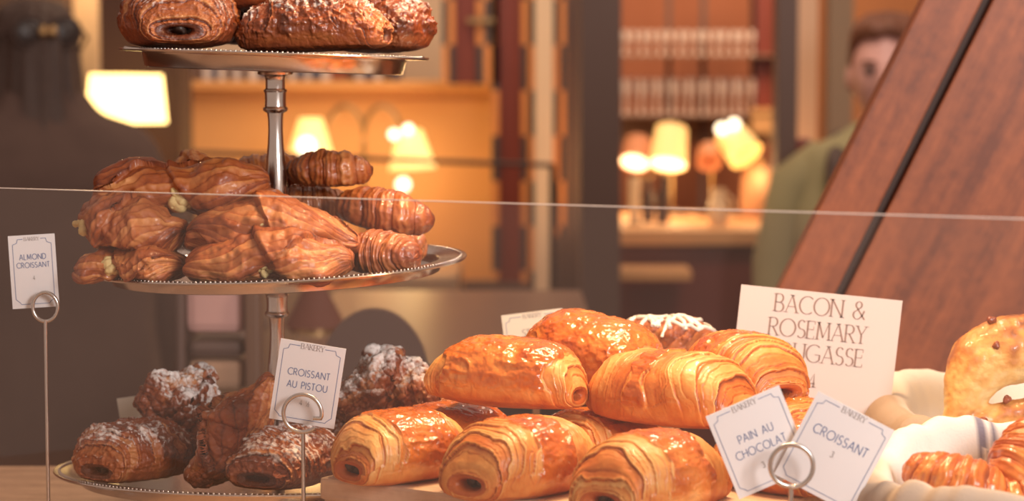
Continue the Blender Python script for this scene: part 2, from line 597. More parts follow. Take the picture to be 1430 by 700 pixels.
def filled_croissant(L, W, H, seed, lobes=(0.33, 0.70), gash=0.52, gash_depth=0.28, twist=1.2, lines=15, rough=0.0, tip=0.34, fold=0.20, sugar=0.0, skew=0.0, over=0.16):
    """a split croissant lying along local X: two swollen lobes, flaky lines running lengthwise, a gap in the front"""
    rng = np.random.default_rng(seed)
    N, Mv = 240, 220
    t = np.linspace(0, 1, N)
    v = np.linspace(0, 2 * PI, Mv, endpoint=False)
    T, VV = np.meshgrid(t, v, indexing='ij')
    env = 0.72 * np.sin(PI * t) ** 0.24
    for c_, w_ in zip(lobes, (0.20, 0.20)):
        env = env + 0.36 * np.exp(-((t - c_) / w_) ** 2)
    env = env / env.max()
    env = np.maximum(env, tip * np.sin(PI * t) ** 0.3)
    env[0] = env[-1] = 0.02
    p0 = np.stack([T * 4, np.cos(VV), np.sin(VV)], -1)
    nlo = fbm(p0 * 0.9 + seed * 2.7, 3, seed)
    gsh = np.exp(-((T - gash - 0.05 * np.sin(VV * 2)) / 0.075) ** 2) * sstep(0.1, 0.9, np.cos(VV + PI / 2 + 0.25) * 0.8 + 0.2)
    nmd = fbm(np.stack([T * 9, np.cos(VV) * 1.6, np.sin(VV) * 1.6], -1) + seed * 1.9, 3, seed + 31)
    rr = env[:, None] * (1 + 0.13 * nlo + 0.15 * nmd - gash_depth * gsh)
    # a folded flap spirals over the body
    fl = (VV / (2 * PI) + twist * (T - 0.5) + 0.10 * nlo + rng.uniform(0, 1)) % 1.0
    flap = fl * fold
    rr = rr * (1 + flap - fold * 0.5)
    # one half overlaps the other where the dough was folded
    ov = sstep(gash - .012, gash + .012, T + .10 * np.sin(VV + .5) + .03 * nlo)
    rr = rr * (1 + over * ov * np.exp(-np.maximum(T - gash, 0) / .22))
    y = W / 2 * rr * np.cos(VV)
    z = H / 2 * rr * np.sign(np.sin(VV)) * np.abs(np.sin(VV)) ** 0.9
    z = np.where(z < -0.5 * H / 2, -0.5 * H / 2 + (z + 0.5 * H / 2) * 0.5, z)
    x = (T - 0.5) * L
    wob = fbm(np.stack([t * 3.4, t * 0 + seed, t * 0], -1), 2, seed + 41)[:, None]
    wob2 = fbm(np.stack([t * 3.4, t * 0 + seed + 50, t * 0], -1), 2, seed + 42)[:, None]
    z = z + skew * L * (T - 0.5) ** 2 + 0.16 * H * wob
    y = y + 0.14 * W * wob2
    V = np.stack([x + 0 * y, y, z], -1)
    nrm = grid_normals(V)
    nm = fbm(V * np.array([45, 100, 100]), 4, seed + 2)
    nh = fbm(V * 170, 3, seed + 4)
    ph = 2.9 * lines * (VV / (2 * PI) + 0.22 * twist * (T - 0.5) + 0.030 * nlo + 0.006 * nm) + 2.4 * np.sin(PI * T) * np.sin(VV + 0.6)
    k = np.floor(ph)
    fr = ph - k
    ridge = (1 - fr) ** 0.7 * sstep(0, 0.15, fr)
    rnd = _h(k, k * 0 + seed, k * 0, 8)
    V = V + nrm * (0.0007 * (ridge - 0.4) * env[:, None] + 0.0014 * nm + 0.0034 * nlo)[..., None]
    grv = sstep(0.14, 0.0, fr) + sstep(0.88, 1, fr)
    up = nrm[..., 2]
    if rough:
        V = V + nrm * (rough * (0.0046 * nm + 0.0030 * np.abs(nh) + 0.0030 * sstep(.3, .9, 1 - 2.2 * np.abs(fbm(V * 75 + 7, 4, seed + 21)))))[..., None]
    tone = 0.17 + 0.15 * grv + 0.24 * (1 - ridge) + 0.52 * (rnd - 0.45) + 0.22 * nm + 0.18 * nlo + 0.25 * sstep(0.86, 1, fl / 1.0) + 0.15 * sstep(0.12, 0, np.minimum(T, 1 - T))
    gloss = 0.10 + 0.2 * ridge
    sug = np.zeros_like(tone)
    if sugar:
        sug = sugar * (0.72 * sstep(-0.05, 0.75, up) + 0.32 * nm + 0.25 * nlo - 0.03)
    return V, np.stack([tone, gloss, np.clip(sug, 0, 1)], -1)


def rot_xyz(yaw, pitch=0, roll=0):
    """roll about the pastry's long axis, pitch lifts its +X end, yaw turns it"""
    return Euler((R(roll), 0, 0)).to_matrix().to_4x4() if False else (Matrix.Rotation(R(yaw), 4, 'Z') @ Matrix.Rotation(R(-pitch), 4, 'Y') @ Matrix.Rotation(R(roll), 4, 'X'))


def place(o, p, yaw=0, pitch=0, roll=0):
    o.matrix_world = Matrix.Translation(p) @ rot_xyz(yaw, pitch, roll)
    return o


def lumps(name, pts, mat, parent, seed):
    rng = random.Random(seed)
    m = MB()
    more = []
    for (p, r) in pts:
        more.append((p, r))
        if len(pts) > 1 and mat is not M_choc:
            more += [((p[0] + rng.uniform(-1, 1) * r, p[1] + rng.uniform(-.2, .9) * r, p[2] + rng.uniform(-.8, .8) * r), r * rng.uniform(.5, .75)) for _ in range(3)]
    for (p, r) in more:
        m.ball(Vector(p), r, 3, (rng.uniform(.8, 1.2), rng.uniform(.7, 1.0), rng.uniform(.7, 1.0)), Euler((rng.random() * 3, rng.random() * 3, 0)).to_matrix())
    o = m.build(name, mat, parent, smooth=True)
    V = np.array([v.co[:] for v in o.data.vertices])
    n = fbm(V * 150, 4, seed)
    for v, k in zip(o.data.vertices, n):
        v.co += v.normal * (0.0034 * float(k))
    return o


def make_pain(label, p, L, W, H, seed, yaw, pitch=0, roll=0, mat=None, almond=0.0, group=None, choc=True, name='pain_au_chocolat', cat='pastry', **kw):
    V, A = rolled_pastry(L, W, H, seed, almond=almond, **kw)
    me = grid_mesh(name, V, attr=A)
    o = link(name, me, mat or M_gold)
    props(o, label, cat, group)
    place(o, p, yaw, pitch, roll)
    if choc:
        hz = -0.30 * H / 2
        for sx in (-1, 1):
            lumps('chocolate_filling', [((sx * L * 0.385, -W * 0.03, hz + H * 0.045), 0.0072), ((sx * L * 0.375, W * 0.06, hz + H * 0.03), 0.0065)], M_choc, o, seed + sx)
    return o


def make_plain(V, A, name, label, cat, p, yaw, pitch, roll, mat, group):
    o = link(name, grid_mesh(name, V, attr=A), mat)
    props(o, label, cat, group)
    return place(o, p, yaw, pitch, roll)

# ------------------------------------------------------------------ lettering
def arc(cx, cy, rx, ry, a0, a1, n=18):
    return [(cx + rx * math.cos(R(a0 + (a1 - a0) * i / n)), cy + ry * math.sin(R(a0 + (a1 - a0) * i / n))) for i in range(n + 1)]


GL = {
    'A': (.74, [[(0, 0), (.37, 1)], [(.37, 1), (.74, 0)], [(.14, .34), (.60, .34)]]),
    'B': (.56, [[(0, 0), (0, 1)], [(0, 1), (.24, 1)] + arc(.24, .76, .24, .24, 90, -90) + [(0, .52)], [(0, .52), (.28, .52)] + arc(.28, .26, .27, .26, 90, -90) + [(0, 0)]]),
    'C': (.80, [arc(.5, .5, .5, .5, 48, 312, 30)]),
    'D': (.72, [[(0, 0), (0, 1)], [(0, 1), (.24, 1)] + arc(.24, .5, .48, .5, 90, -90, 26) + [(0, 0)]]),
    'E': (.46, [[(0, 0), (0, 1)], [(0, 1), (.46, 1)], [(0, .52), (.40, .52)], [(0, 0), (.46, 0)]]),
    'F': (.44, [[(0, 0), (0, 1)], [(0, 1), (.46, 1)], [(0, .52), (.38, .52)]]),
    'G': (.90, [arc(.5, .5, .5, .5, 48, 318, 30) + [(.88, .44)], [(.55, .44), (.90, .44)]]),
    'H': (.66, [[(0, 0), (0, 1)], [(.66, 0), (.66, 1)], [(0, .52), (.66, .52)]]),
    'I': (.06, [[(.03, 0), (.03, 1)]]),
    'K': (.60, [[(0, 0), (0, 1)], [(0, .42), (.54, 1)], [(.18, .60), (.60, 0)]]),
    'L': (.42, [[(0, 0), (0, 1)], [(0, 0), (.44, 0)]]),
    'M': (.88, [[(.06, 0), (.10, 1)], [(.10, 1), (.44, .12)], [(.44, .12), (.78, 1)], [(.78, 1), (.84, 0)]]),
    'N': (.72, [[(0, 0), (0, 1)], [(0, 1), (.72, 0)], [(.72, 0), (.72, 1)]]),
    'O': (1.0, [arc(.5, .5, .5, .5, 90, 450, 40)]),
    'P': (.50, [[(0, 0), (0, 1)], [(0, 1), (.24, 1)] + arc(.24, .73, .27, .27, 90, -90) + [(0, .46)]]),
    'R': (.56, [[(0, 0), (0, 1)], [(0, 1), (.24, 1)] + arc(.24, .75, .26, .25, 90, -90) + [(0, .50)], [(.22, .50), (.58, 0)]]),
    'S': (.50, [arc(.25, .75, .22, .25, 35, 270, 16) + arc(.25, .25, .25, .25, 90, -145, 16)]),
    'T': (.56, [[(.28, 0), (.28, 1)], [(0, 1), (.56, 1)]]),
    'U': (.66, [[(0, 1), (0, .32)] + arc(.33, .32, .33, .32, 180, 360, 20) + [(.66, 1)]]),
    'Y': (.62, [[(0, 1), (.31, .48)], [(.62, 1), (.31, .48)], [(.31, .48), (.31, 0)]]),
    '&': (.78, [[(.78, 0), (.16, .72)] + arc(.33, .81, .19, .19, 200, -40, 16) + [(.14, .44)] + arc(.28, .25, .26, .25, 130, 300, 14) + [(.60, .22), (.72, .50)]]),
    '3': (.48, [arc(.22, .77, .21, .23, 150, -80, 14) + arc(.22, .27, .26, .27, 85, -150, 16)]),
    '4': (.56, [[(.42, 0), (.42, 1), (0, .28), (.56, .28)]]),
    '1': (.22, [[(.0, .80), (.14, 1), (.14, 0)]]),
    '2': (.46, [arc(.22, .76, .22, .24, 165, -30, 14) + [(0, 0), (.48, 0)]]),
    '.': (.10, [[(.05, 0), (.05, .07)]]),
    ',': (.10, [[(.08, .08), (.02, -.12)]]),
    '-': (.4, [[(0, .5), (.4, .5)]]),
    '/': (.5, [[(0, -.05), (.5, 1.05)]]),
    ' ': (.42, []),
}
CLOSED = {'O'}


def stroke_quads(pts, width, serif):
    """a ribbon along a polyline: returns list of quads of 2D points"""
    P = [Vector(p) for p in pts]
    n = len(P)
    L, Rr = [], []
    for i in range(n):
        if i == 0: d = P[1] - P[0]
        elif i == n - 1: d = P[-1] - P[-2]
        else: d = (P[i + 1] - P[i]).normalized() + (P[i] - P[i - 1]).normalized()
        d = d.normalized() if d.length > 1e-9 else Vector((1, 0))
        w = width
        if serif:
            vert = abs(d.y)
            up_right = d.x * d.y > 0 and abs(d.x) > 0.2 * abs(d.y)
            w = width * (0.36 + 0.64 * vert ** 1.5)
            if up_right and n == 2: w = width * 0.42
        nn = Vector((-d.y, d.x)) * w / 2
        L.append(P[i] + nn)
        Rr.append(P[i] - nn)
    return [(Rr[i], Rr[i + 1], L[i + 1], L[i]) for i in range(n - 1)]


def text_quads(txt, cap, width, serif=False, track=0.16, xs=1.0):
    """2D quads of a centred line of capitals with cap height cap"""
    adv, out, x = [], [], 0
    for ch in txt:
        if ch == '~':                                     # the small fraction one half
            for sub, ox, oy, sc in (('1', 0, .45, .5), ('/', .12, 0, .9), ('2', .42, -.02, .5)):
                for st in GL[sub][1]:
                    for q in stroke_quads([(px * sc + ox + x, py * sc + oy) for px, py in st], width * .7, False):
                        out.append(q)
            x += .70 + track
            continue
        w, strokes = GL[ch]
        for st in strokes:
            pts = [(px * xs + x, py) for px, py in st]
            out += stroke_quads(pts, width, serif)
            if serif:
                for e, nb in ((pts[0], pts[1]), (pts[-1], pts[-2])):
                    if (abs(e[1]) < 1e-6 or abs(e[1] - 1) < 1e-6) and abs(e[1] - nb[1]) > 0.3 and ch not in 'OCGS&':
                        s = width * 1.25
                        h = width * .3
                        yy = h / 2 if e[1] < .5 else 1 - h / 2
                        out.append((Vector((e[0] - s, yy - h / 2)), Vector((e[0] + s, yy - h / 2)), Vector((e[0] + s, yy + h / 2)), Vector((e[0] - s, yy + h / 2))))
                if ch in 'EFTL':
                    for e, nb in ((pts[0], pts[1]), (pts[-1], pts[-2])):
                        if abs(e[1] - nb[1]) < 1e-6 and (e[0] - x) > 0.2 or (ch == 'T' and abs(e[1] - nb[1]) < 1e-6):
                            sgn = -1 if e[1] > .75 else 1
                            h = width * .32
                            yb = e[1]
                            out.append((Vector((e[0] - h / 2, yb)), Vector((e[0] + h / 2, yb)), Vector((e[0] + h / 2, yb + sgn * width * 1.7)), Vector((e[0] - h / 2, yb + sgn * width * 1.7))))
        x += w * xs + track
    tot = x - track
    return [[Vector(((p.x - tot / 2) * cap, (p.y - .5) * cap)) for p in q] for q in out]


def flat_mesh(name, quads, z, mat, parent):
    verts, faces = [], []
    for q in quads:
        i = len(verts)
        verts += [(p.x, p.y, z) for p in q]
        a = (q[1] - q[0]).cross(q[2] - q[0]) if False else ((q[1].x - q[0].x) * (q[2].y - q[0].y) - (q[1].y - q[0].y) * (q[2].x - q[0].x))
        faces.append((i, i + 1, i + 2, i + 3) if a > 0 else (i + 3, i + 2, i + 1, i))
    me = bpy.data.meshes.new(name)
    me.from_pydata(verts, [], faces)
    return link(name, me, mat, parent, smooth=False)


def price_card(name, label, center, w, h, roll, yaw, lines, tilt=0, cat='sign', group=None, mat=None, border=True, header=True, hcap=.0042, hgap=0.0):
    """lines: (text, y offset from the centre, cap height, stroke, serif, ink)"""
    m = MB()
    m.box((0, 0, 0), (w, h, .0007))
    o = m.build(name, mat or M_card)
    props(o, label, cat, group)
    o.matrix_world = Matrix.Translation(center) @ Matrix.Rotation(R(yaw), 4, 'Z') @ Matrix.Rotation(PI / 2 + R(tilt), 4, 'X') @ Matrix.Rotation(R(roll), 4, 'Z')
    z = .00055
    if border:
        b = .0034
        x0, x1, y0, y1 = -w / 2 + b, w / 2 - b, -h / 2 + b, h / 2 - b
        c = .0045
        gap = w * .19 + hgap
        path = [(-gap, y1), (x0 + c, y1), (x0 + c * .8, y1 - c * .7), (x0, y1 - c), (x0, y0 + c), (x0 + c * .8, y0 + c * .3), (x0 + c, y0), (x1 - c, y0), (x1 - c * .8, y0 + c * .3), (x1, y0 + c), (x1, y1 - c), (x1 - c * .8, y1 - c * .7), (x1 - c, y1), (gap, y1)]
        flat_mesh('border_line', stroke_quads(path, .0006, False), z, M_ink_blue, o)
        if header:
            flat_mesh('heading', [[p + Vector((0, y1)) for p in q] for q in text_quads('BAKERY', hcap, .13, True, .14)], z, M_ink_grey, o)
    for (t, yo, cap, wd, serif, ink) in lines:
        flat_mesh('lettering', [[p + Vector((0, yo)) for p in q] for q in text_quads(t, cap, wd, serif, .20 if not serif else .13, .86 if serif else .86)], z, ink, o)
    return o


# ------------------------------------------------------------------ the display counter
Z_DECK = ZC - .42
Z_BOARD = ZC - .327
M_oak = wood('pale_oak', srgb(172, 134, 104), srgb(214, 172, 138), 'X', 5, .5, 10)
M_board = wood('grey_beige_board', srgb(186, 156, 132), srgb(224, 196, 168), 'X', 6, .6, 12)
M_cabinet = wood('dark_cabinet_wood', srgb(70, 50, 42), srgb(100, 72, 58), 'Z', 4)
counter = empty('display_counter', (0, 1.85, 0), 'pale oak topped display counter that carries the pastries and cake stand', 'counter')
MB().boxp((-.98, -.42, 0), (.98, .50, Z_DECK - .03)).build('cabinet', M_cabinet, counter)
MB().boxp((-1.0, -.46, Z_DECK - .03), (1.0, .53, Z_DECK), .004).build('worktop', M_oak, counter)

# raised board under the chocolate pastries
A0 = at(446, 672, 1.80)
riser = empty('serving_board', (0, 0, 0), 'grey beige wooden serving board raised under the glazed rolls', 'board')
ang = -33
bl = .36
bw = .28
RB = Matrix.Rotation(R(ang), 3, 'Z')
org = Vector((A0.x, A0.y, 0))
u, w_ = RB @ Vector((1, 0, 0)), RB @ Vector((0, 1, 0))
mid = org + u * bl / 2 + w_ * bw / 2
riser.location = (mid.x, mid.y, Z_DECK)
riser.rotation_euler = (0, 0, R(ang))
MB().boxp((-bl / 2, -bw / 2, Z_BOARD - Z_DECK - .018), (bl / 2, bw / 2, Z_BOARD - Z_DECK), .003).build('board_top', M_board, riser)
MB().boxp((-bl / 2 + .002, -bw / 2 + .004, 0), (bl / 2 - .002, bw / 2 - .004, Z_BOARD - Z_DECK - .018)).build('board_base', M_board, riser)

# glass guard
gl0 = at(-140, 262 - 4.2, 1.0)
k0 = (262 - 90) / F
YL = 1.80
dz = k0 * YL / 1.0
GZ = at(0, 262, YL).z
YR = YL
for _ in range(40):
    YR = YR + (at(1430, 305, YR).z - GZ) / ((305 - 90) / F)
gA, gB = at(0, 262, YL), at(1430, 305, YR)
gd = (gB - gA).normalized()
gA2, gB2 = gA - gd * .16, gB + gd * .10
M_glass, nt, b = newmat('clear_guard_glass')
nt.nodes.remove(b)
tr = nt.nodes.new('ShaderNodeBsdfTransparent')
tr.inputs['Color'].default_value = (0.965, 0.955, 0.95, 1)
gs = nt.nodes.new('ShaderNodeBsdfGlossy')
gs.inputs['Roughness'].default_value = 0.02
gs.inputs['Color'].default_value = (1, .9, .84, 1)
df = nt.nodes.new('ShaderNodeBsdfTranslucent')
df.inputs['Color'].default_value = (0.8, 0.62, 0.52, 1)
dd = nt.nodes.new('ShaderNodeBsdfDiffuse')
dd.inputs['Color'].default_value = (0.8, 0.62, 0.52, 1)
fr = nt.nodes.new('ShaderNodeFresnel')
geo = nt.nodes.new('ShaderNodeNewGeometry')
ior = nt.nodes.new('ShaderNodeMix')
ior.data_type = 'FLOAT'
ior.inputs['A'].default_value = 1.42
ior.inputs['B'].default_value = 1 / 1.42
nt.links.new(geo.outputs['Backfacing'], ior.inputs['Factor'])
nt.links.new(ior.outputs['Result'], fr.inputs['IOR'])
m1 = nt.nodes.new('ShaderNodeMixShader')
nt.links.new(fr.outputs[0], m1.inputs[0])
nt.links.new(tr.outputs[0], m1.inputs[1])
nt.links.new(gs.outputs[0], m1.inputs[2])
# warm haze painted into the glass to lift the darks behind it
tcg = nt.nodes.new('ShaderNodeTexCoord')
ng = nt.nodes.new('ShaderNodeTexNoise')
ng.inputs['Scale'].default_value = 6
nt.links.new(tcg.outputs['Object'], ng.inputs['Vector'])
mg = nt.nodes.new('ShaderNodeMath')
mg.operation = 'MULTIPLY'
mg.inputs[1].default_value = .022
nt.links.new(ng.outputs['Fac'], mg.inputs[0])
m2 = nt.nodes.new('ShaderNodeMixShader')
nt.links.new(mg.outputs[0], m2.inputs[0])
nt.links.new(m1.outputs[0], m2.inputs[1])
nt.links.new(dd.outputs[0], m2.inputs[2])
nt.links.new(m2.outputs[0], nt.nodes['Material Output'].inputs['Surface'])
M_edge = plain('frosted_glass_edge', (.72, .62, .56), .3, spec=.8)
gl = (gB2 - gA2).length
gm = (gA2 + gB2) / 2
guard = empty('glass_guard', (gm.x, gm.y, Z_DECK), 'clear glass guard with a bright polished top edge in front of the pastries', 'glass guard', rz=math.atan2(gd.y, gd.x))
gh = GZ - Z_DECK
MB().boxp((-gl / 2, -.0015, 0), (gl / 2, .0015, gh - .0006)).build('glass_pane', M_glass, guard)
MB().boxp((-gl / 2, -.0016, gh - .0006), (gl / 2, .0016, gh)).build('polished_edge', M_edge, guard)

# ------------------------------------------------------------------ tiered cake stand
SY = 2.05
SX = at(384, 75, SY).x
zt, zm, zb = at(384, 76, SY).z, at(382, 367, SY).z, at(385, 655, SY).z
stand = empty('cake_stand', (SX, SY, Z_DECK), 'three tier silver cake stand with turned stem and beaded plate rims', 'cake stand')


def tray(name, r, z, tx, ty, depth, lip, beads):
    """a shallow dish: flat well, sloping wall, beaded outer lip"""
    e = bpy.data.objects.new(name, None)
    rb = r - lip
    rf = rb - depth * .38
    pr = [(0, -depth), (rf - .003, -depth), (rf, -depth + .0006), (rb - .002, -.002), (rb, 0), (r - .003, .0012), (r - .0006, .0016), (r, .0006), (r - .001, -.0008), (rb + .002, -.0016), (rb + .0008, -.003), (rf + .003, -depth - .0010), (rf, -depth - .0018), (0, -depth - .0018)]
    m = MB().lathe(pr, seg=128)
    o = m.build(name, M_silver, stand, smooth=True)
    o.location = (0, 0, z - Z_DECK)
    o.rotation_euler = (R(tx), R(ty), 0)
    bm_ = MB()
    nb = beads
    for k in range(nb):
        a = 2 * PI * k / nb
        bm_.ball((math.cos(a) * (r - .0055), math.sin(a) * (r - .0055), .0016), .0013, 1)
    bm_.build('beaded_rim', M_silver, o, smooth=True)
    return o


tray('top_plate', .1375, zt, 0, 1.9, .013, .021, 190)
tray('middle_plate', .171, zm, 1.0, -1.9, .010, .024, 240)
tray('bottom_plate', .200, zb, -3.4, .4, .010, .024, 270)
q = SY / F


def stem(z_hi, z_lo, prof):
    return MB().lathe([(0, z_hi - Z_DECK)] + [(r * q, z_hi - Z_DECK - d * q) for r, d in prof] + [(0, z_lo - Z_DECK)], seg=48).build('stem', M_silver, stand, smooth=True)


P_ = [(24, 0), (25, 2), (24, 4.5), (16, 6), (14, 8), (13.5, 14), (13.5, 24), (16, 25.5), (16.5, 27.5), (15, 29), (14.5, 40), (15, 49), (17, 50.5), (17.5, 53), (16, 55.5), (11.5, 58), (10.5, 66), (10.2, 82), (11, 100), (13, 122), (14.8, 145), (15.8, 168), (15, 182), (11, 188)]
stem(zt - .0150, zm - .012, [(r, d) for r, d in P_] + [(11, 205), (20, 262), (22, 268)])
stem(zm - .0122, zb - .012, [(r, d) for r, d in P_] + [(11, 205), (20, 258), (22, 262)])
MB().lathe([(0, zb - .0125 - Z_DECK), (.05, zb - .0125 - Z_DECK), (.03, .03), (.045, .02), (.09, .008), (.10, .002), (.10, 0), (0, 0)], seg=64).build('foot', M_silver, stand, smooth=True)


def tier_place(px, py, Y):
    return at(px, py, Y)


# ------------------------------------------------------------------ almond pastries on the top plate
GT = 'sugar dusted pastries on the top plate'
make_pain('sugared almond pastry at the left end of the top plate, dark chocolate in its coil', at(250, 30, 2.00), .112, .096, .062, 11, -76, 0, 0, M_brown, .55, GT, name='almond_pastry', layers=12, skin=.9)
make_pain('long sugared almond pastry in front on the top plate right above the stem', at(434, 40, 1.985), .124, .062, .054, 12, 172, -2, 0, M_brown, .75, GT, name='almond_pastry', layers=9, skin=.7)
make_pain('plump sugared almond pastry overhanging the right rim of the top plate', at(534, 40, 2.06), .074, .092, .058, 13, 50, 0, 0, M_brown, .7, GT, name='almond_pastry', layers=9, skin=.45, choc=False)
make_pain('sugared almond pastry heaped on the upper right of the top pile', at(478, 5, 2.05), .10, .074, .05, 14, 12, 6, 0, M_brown, .8, GT, name='almond_pastry', layers=9, choc=False)
make_pain('pale sugared pastry half hidden in the gap at the back of the top plate', at(345, 30, 2.10), .09, .07, .055, 15, 20, 0, 0, M_brown, .9, GT, name='almond_pastry', choc=False)
make_pain('topmost almond pastry cut off by the top of the photo', at(360, -14, 2.03), .10, .07, .05, 16, 8, 0, 0, M_brown, .6, GT, name='almond_pastry', choc=False)

# ------------------------------------------------------------------ filled croissants on the middle plate
GM = 'croissants on the middle plate'


def fcro(label, px, py, Y, wpx, hpx, seed, yaw=0, pitch=0, roll=0, fill=None, D=.075, mat=None, name='filled_croissant', **kw):
    L, H = wpx * mpp(Y), 1.18 * hpx * mpp(Y)
    V, A = filled_croissant(L, D, H, seed, **kw)
    o = make_plain(V, A, name, label, 'croissant', at(px, py, Y), yaw, pitch, roll, mat or M_red, GM)
    if fill:
        gx = (kw.get('gash', .52) - .5) * L
        pts = [((gx + dx * L, -D * .5 * dy, dz * H), r) for dx, dy, dz, r in fill]
        lumps('cheese_filling', pts, M_cheese, o, seed)
    return o


fcro('croissant with pale cheese spilling from its middle, top left of the middle plate pile', 255, 263, 1.99, 244, 78, 21, 0, 3, 0,
     [(-.02, .60, -.16, .0075), (.02, .62, -.14, .0075), (.05, .66, -.06, .005), (.09, .70, .02, .0045), (0, .56, -.24, .007)], D=.082, lobes=(.22, .74), gash=.50, gash_depth=.42, lines=12, twist=.5)
fcro('croissant hump rising behind the cheese croissant on the middle plate', 262, 245, 2.075, 110, 62, 22, 12, 0, 0, None, D=.06, lobes=(.45, .55), gash_depth=0, lines=11)
fcro('croissant with an open cheesy left end in the second layer of the middle plate', 186, 314, 1.965, 152, 76, 23, -14, -4, 0,
     [(-.10, .30, .05, .0045), (-.07, .5, -.06, .0055), (-.045, .60, -.12, .005)], D=.085, lobes=(.30, .62), gash=.18, gash_depth=.25, lines=10, twist=1.6, tip=.5, fold=.2)
fcro('flattened croissant with green filling at the lower left edge of the middle plate', 186, 368, 1.955, 152, 50, 24, -10, 0, 0,
     [(-.02, .70, -.06, .005), (-.05, .66, .02, .0055), (-.10, .58, .05, .005)], D=.08, lobes=(.2, .7), gash=.42, gash_depth=.35, lines=9, twist=.8, tip=.45)
fcro('wide brown croissant arching over the front centre of the middle plate', 382, 318, 1.95, 240, 72, 25, 0, -3, 0,
     [(-.04, .80, .12, .005), (-.01, .82, .09, .005)], D=.08, lobes=(.30, .62), gash=.46, gash_depth=.18, lines=12, twist=-.9, tip=.4, skew=-.25, fold=.2, over=.25)
fcro('split croissant resting on the front rim of the middle plate', 376, 362, 1.925, 232, 66, 26, 0, 0, 0,
     [(-.012, .70, -.08, .005), (-.010, .68, -.20, .0045)], D=.07, lobes=(.26, .72), gash=.50, gash_depth=.38, lines=12, twist=.7, tip=.3, over=.25)


def rib(label, px, py, Y, wpx, r, seed, yaw, pitch, roll, mat, group, nseg=8, name='croissant', **kw):
    V, A = ribbed_croissant(wpx * mpp(Y), r, seed, nseg, **kw)
    return make_plain(V, A, name, label, 'croissant', at(px, py, Y), yaw, pitch, roll, mat, group)


rib('pale ridged croissant topping the right side of the middle plate pile', 460, 238, 2.06, 122, .0215, 31, -6, 0, 0, M_red, GM, 6, bend=.3, tip0=.75, tip1=.55)
rib('ridged croissant whose blunt end juts out over the right of the middle plate', 536, 296, 2.03, 150, .025, 32, -20, -9, 0, M_red, GM, 6, bend=.3, tip0=.5, tip1=.5)
rib('fat ridged croissant at the lower right edge of the middle plate', 530, 356, 1.97, 128, .025, 33, 150, 0, 0, M_red, GM, 7, bend=.3, tip0=.5, tip1=.4)
rib('brown croissant half hidden behind the upper stem', 380, 243, 2.125, 130, .022, 34, 15, 0, 0, M_red, GM, 8, bend=.3)
rib('shadowed croissant deep in the pile below the pale ridged one', 432, 288, 2.09, 130, .024, 35, 5, 0, 0, M_red, GM, 8, bend=.3)
rib('shadowed croissant behind the fat ridged one by the right rim', 556, 344, 2.08, 90, .022, 36, 60, 0, 0, M_red, GM, 7, bend=.3)
rib('shadowed croissant low behind the front row of the middle plate', 330, 330, 2.07, 170, .024, 37, 0, 0, 0, M_red, GM, 9, bend=.2)

# ------------------------------------------------------------------ sugared pastries on the bottom plate
GB_ = 'sugar dusted pastries on the bottom plate'
make_pain('sugared roll with an open coil at the left end of the bottom plate', at(188, 634, 1.965), .098, .085, .056, 41, -128, 0, 0, M_brown, .72, GB_, name='almond_pastry', layers=10, skin=.95)


def lumpy(label, px, py, Y, wpx, hpx, seed, yaw, pitch, roll, sugar, D=.075, rough=1.0, **kw):
    V, A = filled_croissant(wpx * mpp(Y), D, hpx * mpp(Y), seed, rough=rough, sugar=sugar, **kw)
    return make_plain(V, A, 'almond_pastry', label, 'pastry', at(px, py, Y), yaw, pitch, roll, M_brown, GB_)


lumpy('heavily sugared lumpy pastry at the top of the bottom plate pile', 262, 578, 2.03, 150, 104, 42, 18, -38, 10, .95, D=.08, lobes=(.36, .66), gash_depth=.1, lines=8)
lumpy('dark folded pastry leaning upright in the middle of the bottom plate', 325, 600, 1.935, 185, 92, 43, 8, 55, -20, .55, D=.075, rough=.35, lobes=(.35, .62), gash_depth=.2, lines=9, twist=.8, fold=.25)
make_pain('squat sugared roll on the front of the bottom plate below the pistou card', at(398, 645, 1.93), .095, .086, .052, 44, -108, 0, 0, M_brown, .8, GB_, name='almond_pastry', layers=9, skin=.95, choc=False)
lumpy('sugar crusted pastry leaning right of the pistou card', 542, 548, 2.03, 165, 100, 45, 10, 12, 0, .85, D=.085, lobes=(.4, .65), gash_depth=.1, lines=9)
lumpy('sugared pastry hidden behind the pistou card on the bottom plate', 470, 610, 2.05, 150, 80, 46, 0, 0, 0, .7, D=.085, gash_depth=.1)

# ------------------------------------------------------------------ pains au chocolat on the board
GP = 'glazed chocolate rolls on the board'
make_pain('glazed chocolate roll at the front left corner of the board, dark slit in its end', at(556, 630, 1.80), .108, .084, .064, 51, 221, 0, 0, group=GP, skin=.72)
make_pain('glazed chocolate roll in the middle of the front row with pale fanned layers', at(728, 645, 1.745), .120, .088, .068, 52, 226, 0, 0, group=GP, skin=.86)
make_pain('big wrinkled shiny chocolate roll lying on the pile with its coil facing right', at(716, 527, 1.865), .128, .082, .064, 53, -24, -2, -4, group=GP, skin=.34, layers=12)
make_pain('bright orange chocolate roll at the back left of the upper layer', at(832, 494, 1.965), .120, .082, .062, 54, -38, -8, 0, group=GP, skin=.30)
make_pain('chocolate roll in the middle of the upper layer with dark filling at its right end', at(935, 548, 1.84), .138, .084, .066, 55, -40, 0, 0, group=GP, skin=1.0, layers=13)
make_pain('chocolate roll behind the tilted cards, its end with dark filling facing front', at(1036, 522, 1.92), .112, .082, .068, 56, -62, 0, 0, group=GP, skin=.9)
make_pain('chocolate roll at the right end of the front row beside the tilted cards', at(908, 668, 1.69), .122, .088, .068, 57, 228, 0, 0, group=GP, skin=.8)
make_pain('chocolate roll mostly hidden behind the tilted cards at the front', at(1094, 644, 1.76), .10, .086, .064, 58, -50, 0, 0, group=GP, skin=.62)
